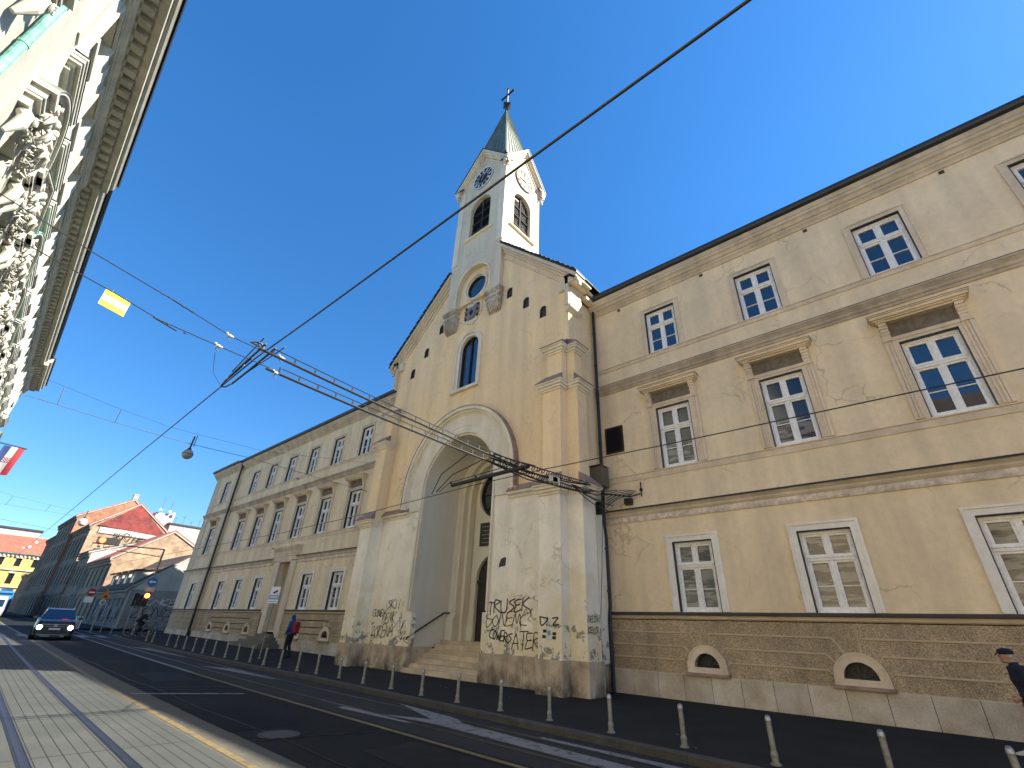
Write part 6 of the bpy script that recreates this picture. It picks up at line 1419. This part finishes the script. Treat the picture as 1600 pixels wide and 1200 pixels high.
def spanset():
    r = empty('overhead_span', (-7.4, 1.95, 5.5)); tag(r, 'ladder-like double cable from the church corner to the tram wire crossing in the sky', 'cable')
    for nm, z0, z1, zw, y0, y1 in (('upper_cable', 5.56, 5.34, 5.90, 1.95, 9.0), ('lower_cable', 5.27, 5.20, 5.62, 2.15, 8.7)):
        P = sag((-7.4, y0, z0), (-7.4, y1, z1), .04); a = MB(); a.tube(P, .022, 6); a.tube(sag((-7.4, y1, z1), (-7.75, 12.5, zw), .06), .022, 6)
        Q = [p+Vector((0, 0, .10)) for p in sag((-7.4, y0+.25, z0), (-7.4, y1-.6, z1), .03)]; a.tube(Q, .009, 5)
        n = 17
        for k in range(n):
            t = (k+.6)/n; p = Vector((-7.4, y0, z0)).lerp(Vector((-7.4, y1-.6, z1)), t)-Vector((0, 0, .04*4*t*(1-t))); a.tube([p-Vector((0, 0, .02)), p+Vector((0, 0, .12))], .014, 5)
        a.build(nm, M['wire'], r)
        c = MB()                     # ring-wrapped cable bundle towards the corner
        A, B = Vector((-7.4, 7.6, z1+.03)), Vector((-7.72, 12.4, zw))
        for off in (-.06, .05): c.tube([A+Vector((0, 0, off)), A.lerp(B, .3)+Vector((0, 0, off*2-.07)), A.lerp(B, .65)+Vector((0, 0, off-.03)), B+Vector((0, 0, off*.5))], .016, 6)
        for k in range(20):
            p = A.lerp(B, k/20)-Vector((0, 0, .03)); n_ = 10; c.tube([p+Vector((.05*cos(2*pi*q/n_), .02*sin(2*pi*q/n_), .055*sin(2*pi*q/n_))) for q in range(n_+1)], .014, 4)
        c.build('ring_bundle', M['wire'], r)
    a = MB()                         # fanning cables to the wall bracket
    for z, x in ((6.1, -8.1), (5.9, -7.9), (5.7, -8.0), (5.5, -7.7), (5.35, -7.9), (6.0, -7.5)): a.tube(sag((-7.45, 11.0, 5.5), (x, 13.8, z), .12, 6), .016, 5)
    for q in range(5): a.tube(sag((-8.0, 13.9, 5.5+.1*q), (-7.3+.05*q, 14.35, 5.9+.03*q), -.1, 6), .014, 5)
    a.tube([(-8.3, 14.0, 6.05), (-7.3, 14.3, 5.85), (-7.0, 14.46, 5.95)], .022, 6)
    a.box((-8.2, 13.5, 5.2), (-8.0, 13.62, 5.62)); a.box((-7.55, 14.3, 5.62), (-7.3, 14.48, 5.82))
    a.ball((-6.96, 14.46, 6.08), .06, 8); a.tube([(-6.96, 14.46, 5.85), (-6.96, 14.46, 6.35)], .02, 6)
    a.build('wall_anchor', M['wire'], r)
    a = MB()
    for y, z in ((10.05, 5.42), (9.95, 5.40)): a.box((-7.5, y, z-.06), (-7.42, y+.32, z+.10))
    a.build('cable_tag', M['archw'], r)
    a = MB(); a.tube([(-8.8, 7.6, 4.86), (-6.2, 7.5, 4.86)], .05, 8); a.tube([(-9.3, 7.62, 4.78), (-8.9, 7.6, 4.95), (-6.4, 7.5, 4.98), (-6.0, 7.49, 4.82)], .010, 5); a.tube([(-7.4, 7.3, 5.2), (-8.6, 7.4, 5.05), (-9.4, 7.6, 4.78)], .013, 6); a.tube([(-7.5, 6.9, 5.25), (-8.9, 7.3, 5.1), (-9.6, 7.62, 4.76)], .013, 6)
    for x in (-8.8, -7.9, -6.9, -6.3): a.ball((x, 7.55, 4.92), .035, 6)
    a.build('section_insulator', M['wire'], r)
    a = MB()
    for dy in (-.08, .08): a.tube([(-7.35, 2.1+dy, 5.66), (-8.6, 2.16+dy, 5.70), (-9.5, 2.2+dy*.8, 5.72)], .02, 6); a.tube([(-9.5, 2.2+dy*.8, 5.72), (-9.8, 2.21+dy*.5, 5.74), (-9.9, 2.21, 5.76)], .014, 5)
    a.tube([(-8.2, 2.10, 5.76), (-9.3, 2.14, 5.76)], .026, 6); a.tube([(-7.3, 1.95, 5.72), (-9.0, 2.08, 5.74)], .010, 5); a.tube([(-7.3, 2.3, 5.72), (-8.8, 2.26, 5.72)], .010, 5)
    n = 9
    a.tube([(-7.4, 2.02, 5.56), (-7.4, 2.01, 5.62), (-7.4, 1.96, 5.655), (-7.4, 1.88, 5.65), (-7.4, 1.81, 5.60), (-7.4, 1.87, 5.60), (-7.4, 1.95, 5.59), (-7.4, 2.0, 5.56)], .016, 7)
    a.build('wire_crossing', M['wire'], r)
    a = MB()
    for x, y, z in ((-7.7, 2.10, 5.67), (-8.1, 2.23, 5.69), (-8.5, 2.09, 5.70), (-8.9, 2.25, 5.71), (-9.3, 2.12, 5.72), (-8.7, 2.12, 5.77), (-9.1, 2.14, 5.77), (-9.5, 2.26, 5.72)): a.ball((x, y, z), .03, 7, 0, (1.6, .8, .8))
    for y, z in ((1.50, 5.56), (1.41, 5.32), (2.32, 5.26), (2.33, 5.56)):
        a.ball((-7.4, y, z), .03, 8, 0, (1, 1.5, .9)); a.ball((-7.4, y-.045, z+.025), .022, 7); a.ball((-7.4, y+.045, z), .02, 7); a.tube([(-7.4, y, z), (-7.4, y-.02, z-.06), (-7.4, y+.02, z-.085)], .009, 5, 1)
    a.build('insulator', [M['porc'], M['wire']], r)
    wire('span_wire', [(-7.4, 1.95, 5.54), (-7.4, 1.51, 5.56), (-7.4, .69, 5.73), (-7.4, -.37, 5.91), (-7.4, -1.34, 6.12), (-7.4, -3.2, 6.5)], .007, None, parent=r)
    wire('span_wire', [(-7.4, 2.2, 5.30), (-7.4, 1.42, 5.32), (-7.4, .62, 5.35), (-7.4, .05, 5.47), (-7.4, -1.15, 5.66), (-7.4, -3.2, 6.0)], .007, None, parent=r)
    a = MB()
    for y, z in ((.80, 5.70), (.70, 5.73), (.60, 5.75), (.55, 5.36), (.72, 5.34), (.95, 5.31)): a.ball((-7.4, y, z), .013, 6, 0, (1, 1.8, 1))
    for y0, z0 in ((.55, 5.755), (.45, 5.37)): a.tube([(-7.4, y0+.1, z0-.02), (-7.4, y0+.40, z0-.08)], .010, 5)
    a.tube([(-7.4, 1.40, 5.2), (-8.8, 1.75, 5.5), (-9.6, 2.1, 5.66)], .004, 4)
    a.build('turnbuckle', M['wire'], r)
spanset()
sp = empty('hanging_sign', (-7.4, .08, 5.35)); tag(sp, 'yellow sign with a white middle stripe hanging from a span wire at the upper left', 'sign')
SP = lambda u, z, d: (-7.4+d+.03, u, z)
a = MB(); zz = 5.21
for (z0, z1, m_) in ((0, .085, 0), (.085, .16, 1), (.16, .245, 0)): a.loft([[(-7.42, -.05, zz+z0+.03), (-7.40, -.05, zz+z0+.03), (-7.40, .245, zz+z0-.02), (-7.42, .245, zz+z0-.02)], [(-7.42, -.05, zz+z1+.03), (-7.40, -.05, zz+z1+.03), (-7.40, .245, zz+z1-.02), (-7.42, .245, zz+z1-.02)]], m_)
a.build('board', [M['signy'], M['signw']], sp)
a = MB(); a.tube([(-7.41, .02, 5.5), (-7.41, .02, 5.44)], .01, 5); a.tube([(-7.41, .18, 5.46), (-7.41, .18, 5.41)], .01, 5); a.build('clip', M['wire'], sp)
# lamp span 1
def lampspan(x, pl_, pu, ly, lz, lab, lab2, globe, rad, ties):
    r = empty('lamp_span', (x, ly, lz+.5)); tag(r, lab2, 'cable')
    a = MB(); a.tube(pl_, .012, 6); a.build('lower_cable', M['steel'], r); a = MB(); a.tube(pu, .006, 5)
    a.build('upper_cable', M['wire'], r); a = MB()
    for p, q in ties: a.tube([p, q], .016, 5)
    a.build('tie', M['wire'], r)
    l = empty('street_lamp', (x, ly, lz)); tag(l, lab, 'street lamp')
    a = MB(); a.ball((x, ly, lz), rad, 18, 0, (1, 1, 1)); a.build('globe', M[globe], l, smooth=True)
    a = MB(); a.lathe([(rad*1.02, -.012), (rad*1.05, 0), (rad*1.02, .012)], (x, ly, lz), 18); a.lathe([(rad*.5, rad*.85), (rad*.35, rad*1.1), (rad*.2, rad*1.35), (.03, rad*1.4)], (x, ly, lz), 10); a.tube([(x, ly, lz+rad*1.3), (x, ly+.02, lz+rad*1.7+.45)], .035, 7); a.build('hanger', M['black'], l)
lampspan(-23, [(-23, -2.6, 8.8), (-23, -1.3, 8.59), (-23, -.58, 8.45), (-23, 2.1, 8.33), (-23, 4.9, 8.28), (-23, 7.21, 8.36), (-24.4, 13.95, 8.65)], [(-23, -2.6, 9.7), (-23, -.27, 9.22), (-23, 1.8, 8.93), (-23, 3.9, 8.74), (-23, 7.81, 8.85), (-23.1, 13.9, 9.95)], 4.84, 7.82, 'grey globe street lamp hanging on a cable left of the left wing', 'light span cables carrying the grey globe street lamp', 'globe', .215, [((-23, .25, 9.15), (-23, .32, 8.42)), ((-23, 2.11, 8.9), (-23, 2.1, 8.33)), ((-23, 4.95, 8.72), (-23, 4.95, 8.2))])
lampspan(-60, [(-60, -3, 10.3), (-60, .75, 9.78), (-60, 5, 9.72), (-60, 6.6, 9.75), (-60, 13, 10.2)], [(-60, -3, 11.4), (-60, 1.3, 10.55), (-60, 3.9, 10.3), (-60, 6.8, 10.1), (-60, 13, 10.6)], 6.62, 9.25, 'white globe street lamp hanging in front of the far dark houses', 'thin far span cables carrying the white globe lamp', 'globew', .36, [((-60, 1.29, 10.5), (-60, 1.1, 9.75)), ((-60, 3.91, 10.3), (-60, 3.75, 9.73))])
wire('span_wire', [(-62, -3, 9.5), (-62, 1.2, 8.8), (-62, 5.0, 8.5), (-62, 12.8, 8.2)], .012, 'lowest far span wire crossing the street in front of the distant houses', grp='far span wires')

# ------------------------------------------------------------------ far houses on the right side of the street
def house(name, x0, x1, y, ze, zr, yr, depth, fac, gable, roofm, label, wins, winm='dkwin', gz_=None, extra=None, eave=.3):
    """x0 far end, x1 near end (gable facing the viewer); y street facade, ze eave, zr ridge at y+yr"""
    g = gz((x0+x1)/2)+.1; b = empty(name, ((x0+x1)/2, y+3, g)); tag(b, label, 'house')
    mb = MB(); rows, cols, ww = wins; hs = []
    for r, (za, zb) in enumerate(rows):
        for k in range(cols):
            u = x0+(x1-x0)*(k+.5)/cols; hs.append(('r', u-ww/2, u+ww/2, za, zb))
    sheet(mb, PY(y), x0, x1, -.2, ze, hs)
    for h in hs: reveal(mb, PY(y), h, .25)
    yb = y+depth
    mb.face([(x0, y, -.2), (x0, yb, -.2), (x0, yb, ze), (x0, y+yr, zr), (x0, y, ze)])
    mb.face([(x0, yb, -.2), (x1, yb, -.2), (x1, yb, ze), (x0, yb, ze)])
    mb.build('facade_wall', M[fac], b)
    mb = MB(); mb.face([(x1, y, -.2), (x1, yb, -.2), (x1, yb, ze), (x1, y+yr, zr), (x1, y, ze)]); mb.box((x1-.2, y-.02, -.2), (x1+.02, y+.12, ze))
    mb.build('gable_wall', M[gable], b)
    for h in hs:
        w_ = MB(); w_.face([(h[1], y+.24, h[3]), (h[2], y+.24, h[3]), (h[2], y+.24, h[4]), (h[1], y+.24, h[4])], 0)
        w_.box((h[1]-.12, y-.08, h[4]+.05), (h[2]+.12, y+.01, h[4]+.3), 1); w_.box((h[1]-.1, y-.1, h[3]-.15), (h[2]+.1, y+.01, h[3]-.02), 1); w_.box(((h[1]+h[2])/2-.03, y+.2, h[3]), ((h[1]+h[2])/2+.03, y+.235, h[4]), 1)
        w_.build('window', [M[winm], M[fac]], b)
    mb = MB(); t = .18
    for (ya, za, yb_, zb) in ((y-.4, ze-.05, y+yr, zr), (yb+.3, ze, y+yr, zr)):
        mb.loft([[(x, ya, za+.05), (x, yb_, zb+.05), (x, yb_, zb+.05+t), (x, ya, za+.05+t)] for x in (x0-.1, x1+.12)], 0)
        mb.loft([[(x, ya, za-.12), (x, yb_, zb-.12), (x, yb_, zb+.05), (x, ya, za+.05)] for x in (x1-.0, x1+.14)], 1)
    mb.build('roof', [M[roofm], M['palewall']], b)
    mb = MB()
    mb.box((x0, y-.35, ze-.25), (x1+.05, y-.0, ze-.05)); mb.box((x0, y-.2, ze-.6), (x1+.03, y+.0, ze-.28)); zs = rows[0][1]+.5 if len(rows) > 1 else 3.2; mb.box((x0, y-.15, zs), (x1, y, zs+.25))
    mb.build('cornice', M[fac], b)
    if extra: extra(b)
    return b
def dormers(b):
    for k in range(4):
        x = -64.6-2.9*k; d = MB(); z = 4.0
        d.loft([[(x-.9, 13.1, z+.1), (x+.9, 13.1, z+.1), (x+.9, 13.1, z+1.75), (x-.9, 13.1, z+1.75)], [(x-.9, 15.6, z+1.9), (x+.9, 15.6, z+1.9), (x+.9, 15.6, z+2.3), (x-.9, 15.6, z+2.3)]], 0)
        d.loft([[(x-1.15, 12.8, z+1.76), (x+1.15, 12.8, z+1.76), (x+1.15, 12.8, z+1.95), (x-1.15, 12.8, z+1.95)], [(x-1.15, 16.0, z+2.4), (x+1.15, 16.0, z+2.4), (x+1.15, 16.0, z+2.6), (x-1.15, 16.0, z+2.6)]], 1)
        d.face([(x-.35, 13.09, z+.6), (x+.35, 13.09, z+.6), (x+.35, 13.09, z+1.4), (x-.35, 13.09, z+1.4)], 2)
        d.build('dormer', [M['palewall'], M['browntile'], M['dkwin']], b)
    g = MB()
    for k in range(7): g.face([(-64-1.8*k, 12.79, 1.0), (-63.2-1.8*k, 12.79, 1.0), (-63.2-1.8*k, 12.79, 3.3), (-64-1.8*k, 12.79, 3.3)])
    g.build('shutter', M['greycloth'], b)
    for k, t in enumerate(('WROBEL', 'SMK', 'DEROK', 'ZIK', 'ONE', 'HASU')):
        m_ = graffito(PY(12.78), t, -64.2-2.0*k, 1.2+.3*(k % 2), 1.7, .9, .09, .1, 0, k+50); m_.build('graffiti', M['inkw' if k % 2 else 'ink'], b)
    m_ = graffito(PX(-62.4), 'ZONEM', 13.6, 1.4, 4.6, 1.0, .07, .15, .08, 77, d=-.02); m_.build('graffiti', M['ink'], b); m_ = graffito(PX(-62.4), 'SK~KER', 13.4, 2.6, 4.8, .7, .06, .1, .02, 79, d=-.02); m_.build('graffiti', M['inkw'], b)
    gw = MB(); gw.face([(-62.385, 12.82, .2), (-62.385, 22, .2), (-62.385, 22, 4.35), (-62.385, 12.82, 4.0)]); gw.build('gable_shade', M['greywall'], b)  # grey sheet paints the wing's shadow onto the lower gable
house('low_house', -76, -62.4, 12.8, 4.0, 7.8, 4.6, 9.4, 'greywall', 'palewall', 'browntile', 'low house with four dormers in a brown roof and a graffitied base', ([(1.3, 3.1)], 7, .9), extra=dormers)
def chimney(x, y, z0, z1, w_=.5): 
    def f(b):
        c = MB(); c.box((x-w_, y-w_, z0), (x+w_, y+w_, z1)); c.box((x-w_-.08, y-w_-.08, z1), (x+w_+.08, y+w_+.08, z1+.15)); c.build('chimney', M['palewall'], b)
    return f
house('brick_gable_house', -90, -76, 12.8, 7.75, 11.75, 5.2, 12.5, 'dkfac2', 'brick', 'redroof', 'beige two-storey house with a pale brick gable end and five narrow windows', ([(1.2, 3.4), (4.9, 6.7)], 5, 1.0))
def lettering(b):
    m_ = graffito(PX(-99.5), 'SKRIHEIMI', 15.2, 12.6, 6.5, .9, .1, .05, -.12, 91, d=-.15); m_.build('graffiti', M['ink'], b)
    m_ = graffito(PX(-99.5), 'OSE', 13.6, 9.6, 2.6, 1.5, .16, .1, 0, 92, d=-.15); m_.build('graffiti', M['inkp'], b)
    t = MB(); t.prism([(-99.4, 12.9, 14.2), (-99.4, 22.6, 13.8), (-99.4, 17.3, 18.2)], (.1, 0, 0)); t.build('tiled_gable', M['redtile'], b)
    t = MB(); t.box((-99.42, 13.3, 13.1), (-99.36, 22.3, 14.0)); t.build('gable_band', M['palewall'], b)
house('dark_shop_house', -98, -90, 12.4, 9.4, 11.2, 4.5, 9, 'dkfac', 'palewall', 'browntile', 'dark narrow two-storey house between the two brick gables', ([(1.2, 3.2), (5.2, 7.4)], 4, .9))
house('red_gable_house', -115, -99.5, 12.3, 14.1, 18.4, 5, 10.6, 'dkfac', 'brick', 'redroof', 'tall dark-fronted house with a red tiled triangular gable and graffiti lettering', ([(1.2, 3.6), (5.6, 8.2), (9.6, 12.4)], 5, 1.2), extra=lettering)
house('orange_gable_house', -135, -115, 11.8, 17.2, 21.6, 7, 12, 'dkfac', 'brick2', 'redroof', 'tallest dark-fronted house with an orange brick gable behind the red one', ([(1.2, 4), (6, 8.6), (10, 12.4), (13.6, 15.8)], 6, 1.2), extra=chimney(-115.8, 18.8, 20.5, 22.6, .4))
house('balcony_house', -150, -135, 12.3, 15.6, 17, 5, 12, 'dkfac', 'dkfac', 'browntile', 'dark corner house further down the street with stone window frames', ([(1.2, 3.8), (5.6, 8), (9.4, 11.6), (12.8, 14.4)], 5, 1.2))
house('grey_far_house', -178, -150, 13.2, 9.6, 13, 5, 12, 'dkfac2', 'palewall', 'browntile', 'last grey-green house before the street bends', ([(1.6, 4), (5.4, 7.8)], 8, 1.2))
b = empty('white_roof_block', (-106, 28, 1)); tag(b, 'white flat-roofed block with antennas behind the brick gables', 'building')
mb = MB(); mb.box((-112, 23, 0), (-102, 34, 16.4)); mb.box((-110, 20.5, 0), (-103, 23.4, 18.2)); mb.build('wall', M['palewall'], b)
mb = MB(); mb.box((-112.3, 22.7, 16.4), (-101.8, 34.2, 16.65)); mb.build('roof', M['roofdark'], b)
mb = MB()
for k in range(9): x = -102.5-.5*k; y = 21+1.45*k; h = R_.uniform(1.2, 2.8); z = 18.2 if y < 23.4 else 16.6; mb.tube([(x, y, z), (x, y, z+h)], .05, 4); mb.tube([(x, y-.4, z+h*.8), (x, y+.4, z+h*.8)], .03, 4)
mb.build('antenna', M['bollard'], b)
mb = MB()
for y, z in ((20.9, 18.6), (22.4, 18.5), (23.1, 18.2)): mb.ball((-102.6, y, z), .28, 10, 0, (.3, 1, 1))
mb.build('satellite_dish', M['vanw'], b)
mb = MB(); mb.box((-101.9, 30.6, 15.3), (-101.85, 31.6, 16.0)); mb.build('window', M['dkwin'], b)
# yellow building closing the street
b = empty('yellow_building', (-196, 8, 2)); tag(b, 'sunlit yellow building with a red roof closing the far end of the street', 'building')
mb = MB(); hs = []
for r, (za, zb) in enumerate(((4.2, 6.2), (8.0, 10.6), (12.4, 14.4))):
    for k in range(10): y = -14+3.5*k+1.2; hs.append(('r', y-.6, y+.6, za, zb))
sheet(mb, PX(-190), -14, 20, 1, 15.7, hs)
for h in hs: reveal(mb, PX(-190), h, .3)
mb.face([(-190, 20, 1), (-204, 20, 1), (-204, 20, 15.7), (-190, 20, 15.7)]); mb.face([(-190, -14, 1), (-204, -14, 1), (-204, -14, 15.7), (-190, -14, 15.7)]); mb.build('wall', M['yelfac'], b)
for h in hs:
    w_ = MB(); p = PX(-190); w_.face([p(h[1], h[3], .28), p(h[2], h[3], .28), p(h[2], h[4], .28), p(h[1], h[4], .28)]); rect(w_, p, h[1]-.15, h[2]+.15, h[4]+.05, h[4]+.3, -.2, 1, .2); w_.build('window', [M['dkwin'], M['archw']], b)
mb = MB(); p = PX(-190); mb.mould(p, -14.3, 20.3, [(0, 15.1), (-.2, 15.1), (-.3, 15.4), (-.6, 15.5), (-.6, 15.7), (0, 15.75)]); mb.mould(p, -14.1, 20.1, [(0, 11.2), (-.3, 11.3), (-.3, 11.5), (0, 11.55)]); mb.mould(p, -14.1, 20.1, [(0, 7), (-.3, 7.1), (-.3, 7.3), (0, 7.35)])
for k in range(40): y = -14+k*.85; mb.box((-189.6, y, 14.7), (-190, y+.4, 15.1))
mb.build('cornice', M['palewall'], b)
mb = MB(); mb.loft([[(-189.3, y, 15.7), (-196.5, y, 20.6), (-204, y, 15.7)] for y in (-14.4, 20.4)]); mb.build('roof', M['redroof'], b)
mb = MB(); mb.box((-206, -14, 15), (-198, 14, 22.4)); mb.build('attic_block', M['palewall'], b)
mb = MB(); mb.box((-206.3, -14.3, 22.4), (-197.7, 14.3, 22.9)); mb.box((-206, 14, 18), (-198.5, 21, 20.6)); mb.build('flat_roof', M['roofdark'], b)
mb = MB(); mb.box((-189.9, -14, 1), (-189.2, 20, 3.2)); mb.build('awning', M['vanw'], b)
mb = MB()
for y, z in ((12.5, 17.6), (11.4, 17.0), (13.4, 19.0), (9, 16)): mb.ball((-191.5, y, z), .42, 10, 0, (.4, 1, 1))
mb.build('satellite_dish', M['vanw'], b)
# conifers on the hill behind
def conifer(x, y, z0, h, r, lb, seed):
    rg = random.Random(seed); b = empty('conifer_tree', (x, y, z0)); tag(b, lb, 'tree', 'dark conifers beyond the yellow building')
    t = MB(); t.tube([(x, y, z0), (x, y, z0+h)], [.3, .05], 7)
    for k in range(16):
        zz = z0+h*(.25+.72*k/16); a = k*2.4; L_ = r*(1-k/18); t.tube([(x, y, zz), (x+L_*.8*cos(a), y+L_*.8*sin(a), zz-.05*L_)], [.08, .02], 4)
    t.build('trunk', M['bark'], b)
    c = MB()
    for k in range(16):
        zz = z0+h*(.25+.74*k/16); a0 = k*2.4; L_ = r*(1-k/18)*rg.uniform(.75, 1.15)
        for q in range(60):
            a = a0+rg.gauss(0, .8); d = L_*rg.uniform(.15, 1); p = Vector((x+d*cos(a), y+d*sin(a), zz+rg.uniform(-.25, .3)-.05*d)); s = rg.uniform(.18, .4)
            v1 = Vector((rg.uniform(-1, 1), rg.uniform(-1, 1), rg.uniform(-.3, .3)))*s; v2 = Vector((rg.uniform(-1, 1), rg.uniform(-1, 1), rg.uniform(-.6, .4)))*s
            c.face([p-v1, p+v2, p+v1])
    c.build('crown', M['leaf'], b)
conifer(-230, 14.6, 3, 20.3, 4.6, 'left conifer above the roof of the yellow building', 5); conifer(-230, 19.9, 3, 21.0, 5.0, 'right conifer above the roof of the yellow building', 9); conifer(-232, 17.6, 3, 17.6, 4.0, 'lower conifer between the two others above the yellow building', 12)
